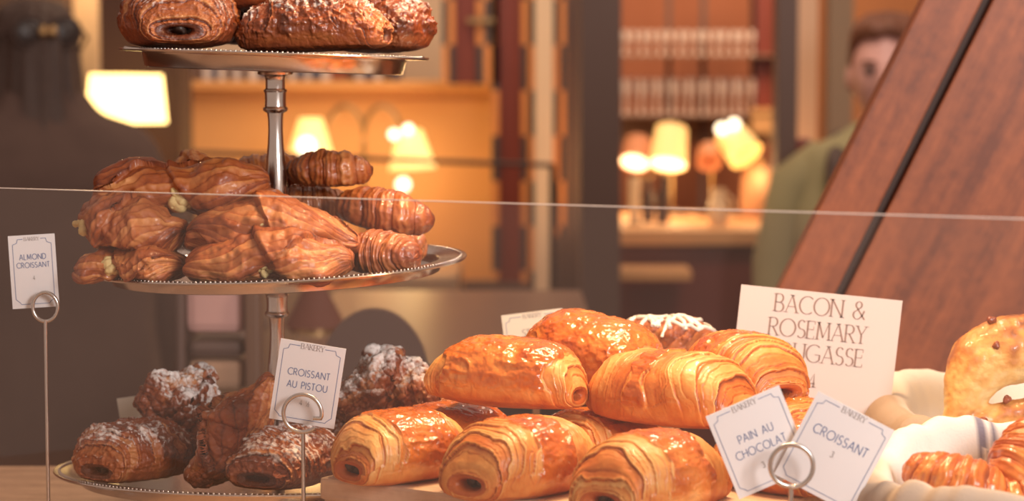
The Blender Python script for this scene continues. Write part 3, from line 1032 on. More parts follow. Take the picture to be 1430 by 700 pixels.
make_pain('shadowed chocolate roll low between the front left rolls', at(630, 612, 1.92), .11, .084, .058, 59, 225, 0, 0, group=GP)
make_pain('shadowed chocolate roll low behind the middle front roll', at(838, 618, 1.885), .11, .084, .058, 60, 225, 0, 0, group=GP)
make_pain('shadowed chocolate roll whose edge peeks out between the two tilted cards', at(1090, 604, 1.885), .10, .084, .060, 61, -60, 0, 0, group=GP)

# iced bun behind
ib = at(932, 476, 2.10)
V, A = filled_croissant(.092, .07, .040, 71, gash_depth=.0, lines=9, over=0, fold=.05)
bun = make_plain(V, A, 'iced_bun', 'small brown bun drizzled with white icing behind the chocolate rolls', 'bun', ib, 0, 0, 0, M_red, None)
rng = random.Random(5)
mi = MB()
from mathutils.bvhtree import BVHTree
bv = BVHTree.FromPolygons([v.co.copy() for v in bun.data.vertices], [tuple(p.vertices) for p in bun.data.polygons])
for k in range(15):
    x0 = -.040 + k * .0052
    pts = []
    for i in range(13):
        t = i / 12
        y = -.036 + .072 * t
        x = x0 + .010 * math.sin(t * 5 + k * 1.7) + .004 * math.sin(t * 13 + k)
        hit = bv.ray_cast(Vector((x, y, .2)), Vector((0, 0, -1)))[0]
        if hit is not None:
            pts.append((x, y, hit.z + .0012))
    if len(pts) > 3:
        mi.tube(pts, .0020, 8)
mi.build('icing', M_icing, bun, smooth=True)
# a support it lies on
pl = empty('plate', (ib.x, ib.y, ib.z - .026), 'small white plate under the iced bun', 'plate')
MB().lathe([(0, 0), (.03, 0), (.034, .003), (.062, .011), (.062, .013), (.03, .006), (0, .006)], seg=48).build('plate_body', plain('white_china', (.8, .77, .73), .25), pl, smooth=True)
MB().lathe([(0, Z_DECK - pl.location.z), (.05, Z_DECK - pl.location.z), (.05, Z_DECK - pl.location.z + .004), (.012, Z_DECK - pl.location.z + .02), (.012, -.02), (.03, 0), (0, 0)], seg=40).build('pedestal', M_silver, pl, smooth=True)

# ------------------------------------------------------------------ cards and wire holders
def serif_lines(*a):
    return [(t, y, c, .105, True, M_ink_sign) for t, y, c in a]


c1 = at(47, 379, 1.95)
price_card('price_card', 'almond croissant price card on a tall wire holder at the left', c1, .0395, .0625, 3.2, 4,
           [('ALMOND', .0125, .0046, .14, False, M_ink_blue), ('CROISSANT', .0055, .0044, .14, False, M_ink_blue), ('4', -.0055, .0035, .16, False, M_ink_grey)], tilt=-2, hcap=.0030)
c2 = at(429.5, 536, 1.82)
price_card('price_card', 'croissant au pistou price card in front of the bottom plate', c2, .0530, .0655, -9.0, -3,
           [('CROISSANT', .0080, .0054, .13, False, M_ink_blue), ('AU PISTOU', -.0020, .0054, .13, False, M_ink_blue), ('4 ~', -.0160, .0042, .14, False, M_ink_grey)], hcap=.0044)
c3 = at(1060, 618, 1.655)
price_card('price_card', 'pain au chocolat price card tilted to the left in the shared ring', c3, .0585, .0665, 22.5, 6,
           [('PAIN AU', .0075, .0060, .12, False, M_ink_blue), ('CHOCOLAT', -.0035, .0060, .12, False, M_ink_blue), ('3 ~', -.0165, .0044, .14, False, M_ink_grey)], hcap=.0044)
c4 = at(1165, 632, 1.648)
price_card('price_card', 'plain croissant price card tilted to the right in the shared ring', c4, .0620, .0690, -27.0, -6,
           [('CROISSANT', .0100, .0068, .12, False, M_ink_blue), ('3.', -.0020, .0044, .14, False, M_ink_grey)], hcap=.0044)
c5 = at(749, 488, 2.16)
price_card('price_card', 'cream card half hidden behind the big wrinkled chocolate roll', c5, .0585, .072, 7.0, 0,
           [('STICKY', .0170, .0066, .13, True, M_ink_grey), ('BUN', .0050, .0066, .13, True, M_ink_grey)], mat=M_cream, hcap=.0042)
c6 = at(1137, 505, 2.06)
k6 = 2.06 / F
price_card('name_sign', 'large white bacon and rosemary fougasse sign behind the chocolate rolls', c6, .1465, .126, -5.8, 0,
           serif_lines(('BACON &', (505 - 427) * k6, .0160), ('ROSEMARY', (505 - 461) * k6, .0160), ('FOUGASSE', (505 - 494) * k6, .0160)) +
           [('4', -(532 - 505) * k6, .0125, .16, True, M_ink_sign)], border=False, mat=M_sign)
c7 = at(205, 588, 2.16)
price_card('price_card', 'blank cream card whose corner shows behind the left sugared roll', c7, .05, .05, 8, 0, [], mat=M_cream, border=False)


def holder(label, base_px, base_py, Y, ring_c, ring_r, kind, wire=.0016):
    """a wire stem that ends in an open ring"""
    h = empty('wire_card_holder', (0, 0, 0), label, 'card holder')
    rc = at(ring_c[0], ring_c[1], Y)
    rr = ring_r * mpp(Y)
    h.location = (rc.x, rc.y, Z_DECK)
    H = rc.z - Z_DECK
    pts = []
    if kind == 'hook':
        n0, n1 = -128, 194
    elif kind == 'coil':
        n0, n1 = -90, 560
    else:
        n0, n1 = -90, 272
    for i in range(61):
        a = R(n0 - 0 + (n1 - n0) * i / 60)
        k = i / 60
        sh = 1
        pts.append((rr * math.cos(PI - a) * (1 if kind != 'coil' else .92), -.0022 * 2 * k + (.006 * k if kind == 'coil' else 0), H + rr * math.sin(a) * (1 if kind != 'coil' else 1.08)))
    if kind == 'hook':
        last = Vector(pts[-1])
        pts += [tuple(last + Vector((-rr * .22, 0, rr * .0))), tuple(last + Vector((-rr * .42, 0, rr * .02)))]
    MB().tube(pts, wire, 10).build('ring', M_steel, h, smooth=True)
    MB().tube([(0, 0, .0025), (0, 0, H - rr + .0005)], wire, 12).build('stem', M_steel, h, smooth=True)
    MB().lathe([(0, 0), (.022, 0), (.022, .002), (.018, .0035), (0, .004)], seg=40).build('base', M_steel, h, smooth=True)
    return h


holder('tall wire holder coiled around the almond croissant card', 66, 700, 1.942, (63, 429), 19, 'coil', .0016)
holder('wire holder with an open hook ring holding the pistou card', 423, 700, 1.812, (423, 577), 27, 'hook', .0017)
holder('wire holder with a closed ring shared by the two tilted cards', 1105, 700, 1.636, (1105, 650), 30, 'ring', .0018)


# hidden stands of the two rear cards are plain slotted feet
def card_foot(label, c, w, zlow):
    f = empty('card_foot', (c.x, c.y, Z_DECK), label, 'card stand')
    MB().boxp((-.0035, -.0035, 0), (.0035, .0035, zlow - Z_DECK)).build('post', M_steel, f)
    MB().boxp((-w / 2, -.02, 0), (w / 2, .02, .004), .001).build('base', M_steel, f)
    return f


# ------------------------------------------------------------------ baskets with linen, fougasse, croissants
M_wicker = plain('woven_wicker', srgb(150, 100, 60), .6, var=.35, scale=80, bump=.4)


def linen_mat():
    m, nt, b = newmat('linen_cloth')
    L = nt.links.new
    a = nt.nodes.new('ShaderNodeAttribute')
    a.attribute_name = 'bake'
    sp = nt.nodes.new('ShaderNodeSeparateColor')
    L(a.outputs['Color'], sp.inputs['Color'])
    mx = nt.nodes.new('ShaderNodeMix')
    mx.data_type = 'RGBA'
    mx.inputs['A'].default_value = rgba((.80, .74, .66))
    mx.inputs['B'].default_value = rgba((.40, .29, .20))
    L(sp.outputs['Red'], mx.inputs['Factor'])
    m2 = nt.nodes.new('ShaderNodeMix')
    m2.data_type = 'RGBA'
    m2.inputs['B'].default_value = rgba((.22, .20, .25))
    L(mx.outputs['Result'], m2.inputs['A'])
    L(sp.outputs['Green'], m2.inputs['Factor'])
    L(m2.outputs['Result'], b.inputs['Base Color'])
    b.inputs['Roughness'].default_value = .85
    tc = nt.nodes.new('ShaderNodeTexCoord')
    nz = nt.nodes.new('ShaderNodeTexNoise')
    nz.inputs['Scale'].default_value = 500
    L(tc.outputs['Object'], nz.inputs['Vector'])
    bp = nt.nodes.new('ShaderNodeBump')
    bp.inputs['Strength'].default_value = .3
    bp.inputs['Distance'].default_value = .001
    L(nz.outputs['Fac'], bp.inputs['Height'])
    L(bp.outputs['Normal'], b.inputs['Normal'])
    return m


M_linen = linen_mat()


def basket(label, clabel, c, rx, ry, h, rz, seed, backlift, grey, stripes, ex=3.2):
    """oval wicker basket standing on the counter with a linen cloth folded over its rim"""
    b = empty('wicker_basket', (c[0], c[1], Z_DECK), label, 'basket', 'linen lined baskets', R(rz))
    Mv = 220
    v = np.linspace(0, 2 * PI, Mv, endpoint=False)
    cu = np.sign(np.cos(v)) * np.abs(np.cos(v)) ** (2 / ex)
    su = np.sign(np.sin(v)) * np.abs(np.sin(v)) ** (2 / ex)

    def ring(k, z):
        return np.stack([rx * k * cu, ry * k * su, np.zeros(Mv) + z], -1)
    rows = []
    nrow = 44
    for i in range(nrow + 1):
        t = i / nrow
        wv = .0022 * np.sin(v * 55 + PI * (i // 2 % 2))
        k = .86 + .14 * t
        rr = ring(k, h * t)
        rr[:, 0] += wv * np.cos(v)
        rr[:, 1] += wv * np.sin(v)
        rows.append(rr)
    rows = [ring(.02, .004)] + [ring(.8, 0.0)] + rows + [ring(.97, h + .002), ring(.93, h), ring(.80, .02), ring(.02, .014)]
    link('basket_body', grid_mesh('basket_body', np.array(rows)), M_wicker, b)
    # cloth
    prof = [(.30, .024, 0), (.70, .028, 0), (.82, .05, 0), (.86, h * .55, 0), (.875, h * .85, 0), (.89, h + .006, 0), (.93, h + .020, .25), (1.01, h + .024, .9), (1.09, h + .014, 1), (1.13, h - .008, 1), (1.135, h - .030, 1), (1.12, h - .050, 1)]
    Q = resample([(a, b_) for a, b_, _ in prof], 0)
    tn = np.interp(np.linspace(0, 1, len(Q)), np.linspace(0, 1, len(prof)), [p[2] for p in prof])
    V = []
    A = []
    nz = fbm(np.stack([np.cos(v) * 2.2, np.sin(v) * 2.2, v * 0 + seed], -1), 3, seed)
    n2 = fbm(np.stack([np.cos(v) * 5, np.sin(v) * 5, v * 0 + seed + 3], -1), 2, seed + 4)
    n3 = fbm(np.stack([np.cos(v) * 7, np.sin(v) * 7, v * 0 + seed + 8], -1), 2, seed + 12)
    lift = backlift * sstep(.15, .8, np.sin(v)) * (1 + .15 * n2)
    for i in range(len(Q)):
        k, z = Q[i]
        f = i / (len(Q) - 1)
        up = sstep(.35, .6, f)
        r_ = ring(k, z)
        fo = 1 + (.055 * n2 + .014 * n3) * sstep(.3, .7, f) + .05 * nz * sstep(.55, 1, f)
        r_[:, 0] *= fo
        r_[:, 1] *= fo
        r_[:, 2] += up * (.012 * nz + .0010 * n3 + .005 * n2 + lift * (1 if f < .7 else 1)) - .02 * sstep(.75, 1, f) * (nz > 0) * nz
        V.append(r_)
        st = np.zeros(Mv)
        for s0 in stripes:
            st = np.maximum(st, (np.abs(v - s0 - .10 * f) < .014) * 1.0)
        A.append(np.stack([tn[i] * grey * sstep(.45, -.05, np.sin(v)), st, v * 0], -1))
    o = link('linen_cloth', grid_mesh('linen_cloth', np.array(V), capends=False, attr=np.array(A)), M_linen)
    props(o, clabel, 'cloth', 'linen cloths in the baskets')
    o.location = b.location
    o.rotation_euler = b.rotation_euler
    sol = o.modifiers.new('thick', 'SOLIDIFY')
    sol.thickness = .0018
    sol.offset = 0
    return b


basket('wicker basket that holds the bacon fougasse bread', 'white linen cloth folded over the fougasse basket in a brown roll', (.508, 2.03), .165, .125, .093, -4, 3, .014, 1.5, [])
basket('wicker basket in the front right corner that holds croissants', 'white linen cloth with dark stripes in the croissant basket', (.402, 1.665), .134, .092, .101, -10, 8, .020, .9, [1.72, 1.765, 1.81])

# fougasse: a slashed leaf of bread
def fougasse():
    Y = 1.985
    k = mpp(Y)
    c = (1410, 530)
    P = lambda x, y, d=0: Vector(((x - c[0]) * k, d, (c[1] - y) * k))
    m = MB()

    def limb(pts, rs):
        # dense balls along the limb, fused by the remesh below
        for (a, ra), (b, rb) in zip(zip(pts, rs), zip(pts[1:], rs[1:])):
            a_, b_ = P(*a), P(*b)
            n = max(2, int((b_ - a_).length / .004))
            for i in range(n):
                t = i / n
                m.ball(a_.lerp(b_, t), (ra * (1 - t) + rb * t) * k, 2, (1, .8, 1))
    limb([(1328, 592), (1340, 562), (1356, 530), (1374, 503), (1402, 490), (1440, 486), (1478, 496), (1505, 526), (1512, 565)], [18, 26, 40, 48, 51, 50, 44, 38, 30])
    limb([(1326, 596), (1362, 588), (1405, 581), (1452, 574), (1490, 562)], [17, 20, 22, 24, 26])
    limb([(1330, 600), (1370, 612), (1420, 618), (1470, 612), (1510, 580)], [16, 18, 20, 22, 26])
    o = m.build('fougasse', M_bread)
    rm = o.modifiers.new('fuse', 'REMESH')
    rm.mode = 'VOXEL'
    rm.voxel_size = .0016
    dg = bpy.context.evaluated_depsgraph_get()
    dg.update()
    me = bpy.data.meshes.new_from_object(o.evaluated_get(dg))
    o.modifiers.clear()
    n = len(me.vertices)
    V = np.zeros(n * 3)
    me.vertices.foreach_get('co', V)
    V = V.reshape(-1, 3)
    E = np.zeros(len(me.edges) * 2, int)
    me.edges.foreach_get('vertices', E)
    E = E.reshape(-1, 2)
    deg = np.bincount(E.ravel(), minlength=n)[:, None]
    for _ in range(9):
        S = np.zeros_like(V)
        np.add.at(S, E[:, 0], V[E[:, 1]])
        np.add.at(S, E[:, 1], V[E[:, 0]])
        V = V + .6 * (S / np.maximum(deg, 1) - V)
    me.vertices.foreach_set('co', V.ravel())
    me.update()
    N = np.zeros(n * 3)
    me.vertices.foreach_get('normal', N)
    N = N.reshape(-1, 3)
    n1, n2 = fbm(V * 45, 4, 5), fbm(V * 130, 4, 6)
    V = V + N * (.0020 * n1 + .0011 * n2)[:, None]
    me.vertices.foreach_set('co', V.ravel())
    ca = me.color_attributes.new('bake', 'FLOAT_COLOR', 'POINT')
    # the crust that faces the slit stays pale, the outside browns
    px = V[:, 0] / k + c[0]
    py = c[1] - V[:, 2] / k
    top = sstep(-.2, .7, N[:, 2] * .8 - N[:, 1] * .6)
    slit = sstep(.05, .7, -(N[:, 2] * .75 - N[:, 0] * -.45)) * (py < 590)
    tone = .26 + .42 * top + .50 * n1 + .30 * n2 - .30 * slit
    A = np.ones((n, 4), np.float32)
    A[:, 0] = np.clip(tone, 0, 1)
    A[:, 1] = np.clip(.5 * top + .3 * n1, 0, 1)
    A[:, 2] = 0
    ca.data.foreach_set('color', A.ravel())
    me.materials.clear()
    me.materials.append(M_bread)
    me.polygons.foreach_set('use_smooth', [True] * len(me.polygons))
    o.data = me
    props(o, 'golden slashed fougasse bread with bacon bits in the back basket', 'bread')
    o.location = at(c[0], c[1], Y)
    o.rotation_euler = (R(-14), 0, 0)
    M_bacon = plain('browned_bacon', (.26, .07, .035), .25, var=.5, scale=200)
    for (x, y, r, d) in [(1385, 486, 7, -36), (1377, 519, 5, -27), (1367, 593, 6, -19), (1412, 487, 5, -31), (1384, 449, 5, -20), (1402, 560, 5, -14)]:
        lumps('bacon_bit', [(P(x, y, d * k), r * k)], M_bacon, o, int(x))
    return o


fougasse()
rib('dark tipped glazed croissant lying across the front basket', 1340, 676, 1.665, 165, .026, 81, -22, -14, 0, M_gold, 'croissants in the front basket', 7, bend=.35, tip0=.6, tip1=.4, brown=.22)
rib('glazed croissant standing against the back of the front basket', 1432, 645, 1.685, 170, .030, 82, 50, 36, 0, M_gold, 'croissants in the front basket', 7, bend=.3, tip0=.4, tip1=.3, brown=.18)
rib('glazed croissant buried low in the front basket', 1440, 708, 1.66, 150, .028, 83, 10, 0, 0, M_gold, 'croissants in the front basket', 7, bend=.3, brown=.15)
card_foot('slim steel foot under the cream card', c5 + Vector((0, .004, 0)), .04, c5.z - .02)
card_foot('slim steel foot under the large fougasse sign', c6 + Vector((0, .0045, 0)), .08, c6.z + .01)

# ------------------------------------------------------------------ the leaning wood panel
M_ply = wood('reddish_brown_wood', srgb(112, 56, 30), srgb(170, 94, 52), 'Z', 5, .5, 8)
M_dark = plain('near_black_brown', srgb(74, 55, 48), .7)
YP = 2.46
kp = mpp(YP)
pan = empty('wood_lid', tuple(at(1180, 380, YP)), 'slanted brown wood lid with a dark groove behind the bread', 'lid')
lean = math.atan(.488)
RP = Matrix.Rotation(lean, 3, 'Y')
cl = math.cos(lean)
x_edge = 0


def plank(name, x0, x1, d0, d1, mat):
    """board between two horizontal pixel offsets from the lid's left edge; long axis leans right"""
    s0, s1 = x0 * kp * cl, x1 * kp * cl
    m = MB()
    m.boxp((s0, d0, -.16), (s1, d1, .62), .002)
    return m, mat


e0 = at(1092, 390, YP)
for nm, x0, x1, d0, d1, mat in (('frame_board', 0, 82, -.012, .02, M_ply), ('groove_strip', 82, 97, .004, .02, M_dark), ('lid_board', 97, 520, -.010, .02, M_ply)):
    m, mt = plank(nm, x0, x1, d0, d1, mat)
    o = m.build(nm, mt, pan)
    o.rotation_euler = (0, lean, 0)
    o.location = e0 - Vector(pan.location)

# ------------------------------------------------------------------ room
M_floor = wood('dark_floor_boards', srgb(70, 46, 34), srgb(112, 76, 54), 'Y', 4)
M_terra = plain('terracotta_wall_paint', (.36, .115, .05), .8, var=.08, scale=3)
M_creamwall = plain('cream_wall_paint', (.74, .56, .40), .8, var=.05, scale=3)
M_tan = plain('tan_panel_paint', (.70, .35, .13), .6, var=.06, scale=4)
M_post = plain('dark_brown_paint', srgb(96, 74, 66), .6, var=.06, scale=8)
M_maroon = plain('dark_red_lacquer', srgb(120, 52, 38), .4, var=.10, scale=6)
M_brass = plain('old_brass', (.42, .26, .12), .3, 1.0)
M_coat = plain('dark_coat_wool', srgb(90, 69, 61), .9, var=.12, scale=30, bump=.5)
M_hair = plain('dark_brown_hair', srgb(76, 57, 49), .65, var=.25, scale=60)
M_skin = plain('skin', (.60, .31, .26), .5, var=.05, scale=40)


def struct(o):
    o['kind'] = 'structure'
    return o


struct(MB().boxp((-6, -1.0, -.05), (6, 9.2, 0)).build('floor', M_floor))
struct(MB().boxp((-6, 9.0, 0), (6, 9.2, 3.6)).build('wall_back', M_terra))
struct(MB().boxp((-6.0, 2.7, 0), (-5.8, 9.0, 3.6)).build('wall_left', M_terra))
struct(MB().boxp((5.8, 2.7, 0), (6.0, 9.0, 3.6)).build('wall_right', M_terra))


def px_box(name, x0, y0, x1, y1, Y, depth, mat, parent=None, bevel=0):
    """a box whose front face stands at distance Y"""
    a, b = at(x0, y0, Y), at(x1, y1, Y)
    return MB().boxp((min(a.x, b.x), Y, max(0, min(a.z, b.z))), (max(a.x, b.x), Y + depth, max(a.z, b.z)), bevel).build(name, mat, parent)


def checker(name, c1, c2, w, h, x0, z0):
    m, nt, b = newmat(name)
    tc = nt.nodes.new('ShaderNodeTexCoord')
    sx = nt.nodes.new('ShaderNodeSeparateXYZ')
    nt.links.new(tc.outputs['Object'], sx.inputs[0])

    def par(out, off, size):
        a = nt.nodes.new('ShaderNodeMath'); a.operation = 'SUBTRACT'; a.inputs[1].default_value = off
        d = nt.nodes.new('ShaderNodeMath'); d.operation = 'DIVIDE'; d.inputs[1].default_value = size
        f = nt.nodes.new('ShaderNodeMath'); f.operation = 'FLOOR'
        nt.links.new(out, a.inputs[0]); nt.links.new(a.outputs[0], d.inputs[0]); nt.links.new(d.outputs[0], f.inputs[0])
        return f
    s = nt.nodes.new('ShaderNodeMath'); s.operation = 'ADD'
    nt.links.new(par(sx.outputs['X'], x0, w).outputs[0], s.inputs[0])
    nt.links.new(par(sx.outputs['Z'], z0, h).outputs[0], s.inputs[1])
    md = nt.nodes.new('ShaderNodeMath'); md.operation = 'PINGPONG'; md.inputs[1].default_value = 1
    nt.links.new(s.outputs[0], md.inputs[0])
    mx = nt.nodes.new('ShaderNodeMix'); mx.data_type = 'RGBA'
    mx.inputs['A'].default_value = rgba(c1); mx.inputs['B'].default_value = rgba(c2)
    nt.links.new(md.outputs[0], mx.inputs['Factor'])
    nt.links.new(mx.outputs['Result'], b.inputs['Base Color'])
    b.inputs['Roughness'].default_value = .5
    return m


# low partition with a ledge, in warm lamp light
YW = 6.0
part = empty('wall_panelling', (at(470, 300, YW).x, YW, 0), 'tan panelled partition with a ledge lit by the twin lamp', 'partition')
pa = Vector(part.location)


def child_box(name, x0, y0, x1, y1, Y, depth, mat, parent, to_floor=False, bevel=0):
    a, b = at(x0, y0, Y), at(x1, y1, Y)
    z0 = 0 if to_floor else min(a.z, b.z)
    o = MB().boxp((min(a.x, b.x), Y, z0), (max(a.x, b.x), Y + depth, max(a.z, b.z)), bevel).build(name, mat, parent)
    o.location = -Vector(parent.location)
    return o


child_box('panel', 190, 122, 696, 400, YW, .12, M_tan, part, True)
child_box('ledge', 186, 113, 700, 124, YW - .06, .24, M_tan, part, bevel=.004)
child_box('bead', 190, 140, 696, 144, YW - .012, .012, M_tan, part)
# upper wall behind the ledge
struct(px_box('wall_cream', 150, -120, 622, 640, 6.6, .1, M_creamwall))
# seat in front of the partition
bench = empty('bench_seat', (at(640, 400, 5.6).x, 5.6, 0), 'cream bench seat below the tan partition', 'bench')
child_box('seat', 270, 385, 640, 420, 5.5, .42, plain('cream_leather', (.36, .24, .16), .5), bench, True, .01)
# brass rail
ra, rb_ = at(268, 213, 5.12), at(772, 231, 5.12)
rail = empty('brass_rail', (0, 5.12, 0), 'dark rail running across in front of the tan partition', 'rail')
MB().tube([ra, rb_], .0055, 10).build('bar', M_dark, rail, smooth=True).location = (0, -5.12, 0)
for e in (ra, rb_):
    MB().tube([Vector((e.x, e.y, 0)), e], .008, 10).build('upright', M_dark, rail, smooth=True).location = (0, -5.12, 0)

# books on the ledge
GBK = 'books in the row on the ledge'
cols = [('white', (.70, .62, .58)), ('navy blue', (.05, .06, .12)), ('dark brown', (.10, .045, .03)), ('pale grey', (.55, .50, .50)), ('rust red', (.30, .08, .04))]
order = [0, 2, 3, 1, 0, 2, 3, 2, 0, 1, 3, 2, 0, 1, 3, 1, 0, 4, 4, 2, 3, 1, 0, 2, 1, 3, 4, 2]
bm_ = [plain('book_' + n.replace(' ', '_'), c, .5) for n, c in cols]
Yb = YW + .02
zl = at(400, 113, YW - .06).z
xb = at(258, 100, Yb).x
for i, ci in enumerate(order):
    w = (random.uniform(9, 15)) * mpp(Yb)
    hh = random.uniform(.06, .075)
    if xb + w > at(560, 100, Yb).x: break
    bk = empty('book', (xb + w / 2, Yb, zl), '%s book in the row on the ledge above the tan partition' % cols[ci][0], 'book', GBK)
    MB().boxp((-w / 2 + .0005, 0, 0), (w / 2 - .0005, .1, hh), .002).build('cover', bm_[ci], bk)
    MB().boxp((-w / 2 + .003, .004, hh - .001), (w / 2 - .003, .098, hh + .0008)).build('pages', M_creamwall, bk)
    xb += w + .0008

# carved screen: red lacquer panels between chequered strips
YS = 5.75
scr = empty('carved_screen', (at(700, 300, YS).x, YS, 0), 'dark red lacquer screen with chequered dark and orange edges', 'screen')
ORG, BLK = (.62, .24, .07), (.05, .04, .042)
ks = mpp(YS)
hh = 63 * ks
zc0 = at(700, 63, YS).z


def strip(x0, x1, n, y1=410, flip=0):
    a, b = at(x0, 0, YS - .015), at(x1, 0, YS - .015)
    w = (b.x - a.x) / n
    mt = checker('chequered_inlay', ORG if not flip else BLK, BLK if not flip else ORG, w, hh, a.x, zc0)
    o = child_box('chequered_strip', x0, -120, x1, y1, YS - .015, .03, mt, scr)
    return o


child_box('lacquer_panel', 634, -120, 667, 117, YS, .05, M_maroon, scr)
child_box('lacquer_panel', 695, -120, 728, 410, YS, .05, M_maroon, scr, True)
strip(617, 635, 2, 117, 1)
strip(665, 697, 3, 117)
strip(687, 697, 1, 385)
strip(728, 747, 2, 400)
strip(773, 790, 2, 330, 1)
child_box('handle', 652, 25, 690, 32, YS - .03, .02, M_brass, scr)
child_box('base_block', 646, 395, 775, 425, YS - .02, .08, M_post, scr, True)
struct(px_box('trim_pale', 747, -120, 772, 410, 5.7, .05, M_creamwall))
struct(px_box('trim_red', 778, -120, 815, 440, 5.9, .08, M_post))
# window post
pst = struct(px_box('trim_post', 812, -130, 866, 470, 5.0, .12, M_post))
# left pillar and bright strip behind the woman
struct(px_box('trim_pillar', 137, -120, 258, 700, 5.2, .2, plain('dark_pillar_paint', srgb(70, 42, 33), .7, var=.05, scale=5)))
struct(px_box('trim_lit', 96, -120, 140, 240, 5.6, .1, M_creamwall))
struct(px_box('wall_dark', -160, -120, 102, 700, 5.5, .1, plain('dark_wall_paint', srgb(90, 69, 61), .8)))

# ------------------------------------------------------------------ lamps
def glow(name, col, s, base=(.8, .6, .35)):
    return plain(name, base, .6, emit=col, es=s)


M_shade = glow('lit_parchment_shade', (1.0, .50, .10), .95)
M_disc = glow('lamp_diffuser', (1.0, .84, .55), 2.2)
M_glint = glow('glint_glow', (1.0, .88, .62), 3.0)  # glow for painted reflections and shade glow, no real bulb
M_shade_dim = glow('dim_orange_shade', (1.0, .30, .08), .22, (.5, .2, .1))


def shade_at(parent, top, bot, r0, r1, mat, disc=True, open_face=None):
    """cone shade from top to bottom centre (world points); parts of the lamp"""
    top, bot = Vector(top), Vector(bot)
    ax = bot - top
    L = ax.length
    Q = Vector((0, 0, 1)).rotation_difference(ax.normalized()).to_matrix()
    o = MB().lathe([(r0 * .3, 0), (r0, 0), (r0 + (r1 - r0) * .5, L * .5), (r1, L), (r1 - .002, L), (r0 - .002, .003), (r0 * .3, .003)], top, 40, Q).build('shade', mat, parent, smooth=True)
    o.location = -Vector(parent.location)
    if disc:
        d = MB().lathe([(0, L * .93), (r1 * .97, L * .93), (r1 * .97, L * .95), (0, L * .95)], top, 40, Q).build('diffuser', M_disc, o, smooth=False)
    return o


def plight(p, e, col=(1, .62, .28), r=.05):
    l = bpy.data.lights.new('lamp_or_fill_light', 'POINT')
    l.energy = e
    l.color = col
    l.shadow_soft_size = r
    o = bpy.data.objects.new('lamp_or_fill_light', l)
    COL.objects.link(o)
    o.location = p
    return o


def bulb_or_glint(parent, p, r):  # glowing ball that stands in for a reflected light or shade glow
    o = MB().ball(p, r, 3).build('bulb_or_glint', M_glint, parent, smooth=True)
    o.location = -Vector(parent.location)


# table lamp behind the woman
YA = 5.0
l0 = empty('table_lamp', (at(175, 140, YA).x, YA, 0), 'bright white lamp shade glowing beside the dark haired woman', 'lamp')
a, b = at(176, 104, YA), at(176, 171, YA)
shade_at(l0, a, b, 50 * mpp(YA), 57 * mpp(YA), glow('white_hot_shade', (1.0, .66, .22), 4.5), False)
MB().tube([(0, 0, .02), (0, 0, a.z - .01)], .006, 12).build('pole', M_post, l0, smooth=True)
MB().lathe([(0, 0), (.13, 0), (.13, .015), (.02, .03), (0, .03)], seg=40).build('base', M_brass, l0, smooth=True)
plight(at(176, 180, YA - .02), .5)

# twin arm lamp before the partition
YT = 5.30
l1 = empty('twin_arm_lamp', (at(508, 200, YT).x, YT, 0), 'brass twin arm lamp with two glowing shades before the tan partition', 'lamp')
zz = at(508, 238, YT)
k5 = mpp(YT)


def wl(pts, r, nm, mat, parent):
    o = MB().tube(pts, r, 10).build(nm, mat, parent, smooth=True)
    o.location = -Vector(parent.location)
    return o


ctr = at(508, 185, YT)
wl([Vector((ctr.x, YT, 0.02)), at(508, 195, YT)], .006, 'pole', M_brass, l1)
for sgn in (-1, 1):
    pts = [at(508 + sgn * (26 - 26 * math.cos(t)) , 190 - 42 * math.sin(t), YT) for t in np.linspace(0, PI * .93, 16)]
    wl(pts, .005, 'arm', M_brass, l1)
MB().lathe([(0, 0), (.11, 0), (.11, .012), (.02, .03), (0, .03)], seg=40).build('base', M_brass, l1, smooth=True)
M_shade_t = glow('bright_parchment_shade', (1.0, .58, .15), 1.7)
shade_at(l1, at(434, 165, YT), at(434, 213, YT), 16 * k5, 30 * k5, M_shade_t, False)
shade_at(l1, at(572, 182, YT), at(576, 236, YT), 17 * k5, 33 * k5, M_shade_t, False)
bulb_or_glint(l1, at(550, 188, YT - .06), 7.5 * k5)  # this and the next: added glowing balls for ceiling spot reflections
bulb_or_glint(l1, at(570, 181, YT - .06), 7.5 * k5)
bulb_or_glint(l1, at(563, 258, YT - .02), 10 * k5)  # added glowing ball for the shade's bright reflection
bulb_or_glint(l1, at(428, 204, YT - .08), 13 * k5)  # added glowing ball for the glow at the left shade
plight(at(434, 225, 5.78), .9, (1, .60, .22))
plight(at(576, 250, 5.78), 1.5, (1, .62, .24))
plight(at(520, 180, 5.5), 1.2, (1, .56, .22))

# ------------------------------------------------------------------ bar seen through the window
struct(px_box('wall_bar', 840, -130, 1140, 520, 8.2, .1, M_terra))
M_glassware = plain('glassware', (.80, .62, .52), .12, var=.2, scale=20, spec=1.0)
M_shelf = plain('brass_shelf', (.25, .13, .08), .5)
sh = empty('bar_shelves', (at(970, 200, 7.6).x, 7.6, 0), 'tall bar shelves with uprights that carry two rows of glasses', 'shelves')
kk = mpp(7.6)
for yy in (76, 160):
    child_box('shelf', 862, yy, 1092, yy + 3.5, 7.5, .22, M_shelf, sh)
for xx in (934, 982, 1052):
    child_box('upright', xx - 2, -130, xx + 2, 300, 7.62, .02, M_post, sh, True)
child_box('pale_backing', 862, 164, 1092, 200, 7.74, .02, plain('tan_back_panel', (.60, .34, .17), .6), sh)
child_box('side_panel', 1058, -130, 1092, 150, 7.55, .1, M_maroon, sh)
child_box('side_block', 1050, 152, 1092, 186, 7.5, .16, M_tan, sh)


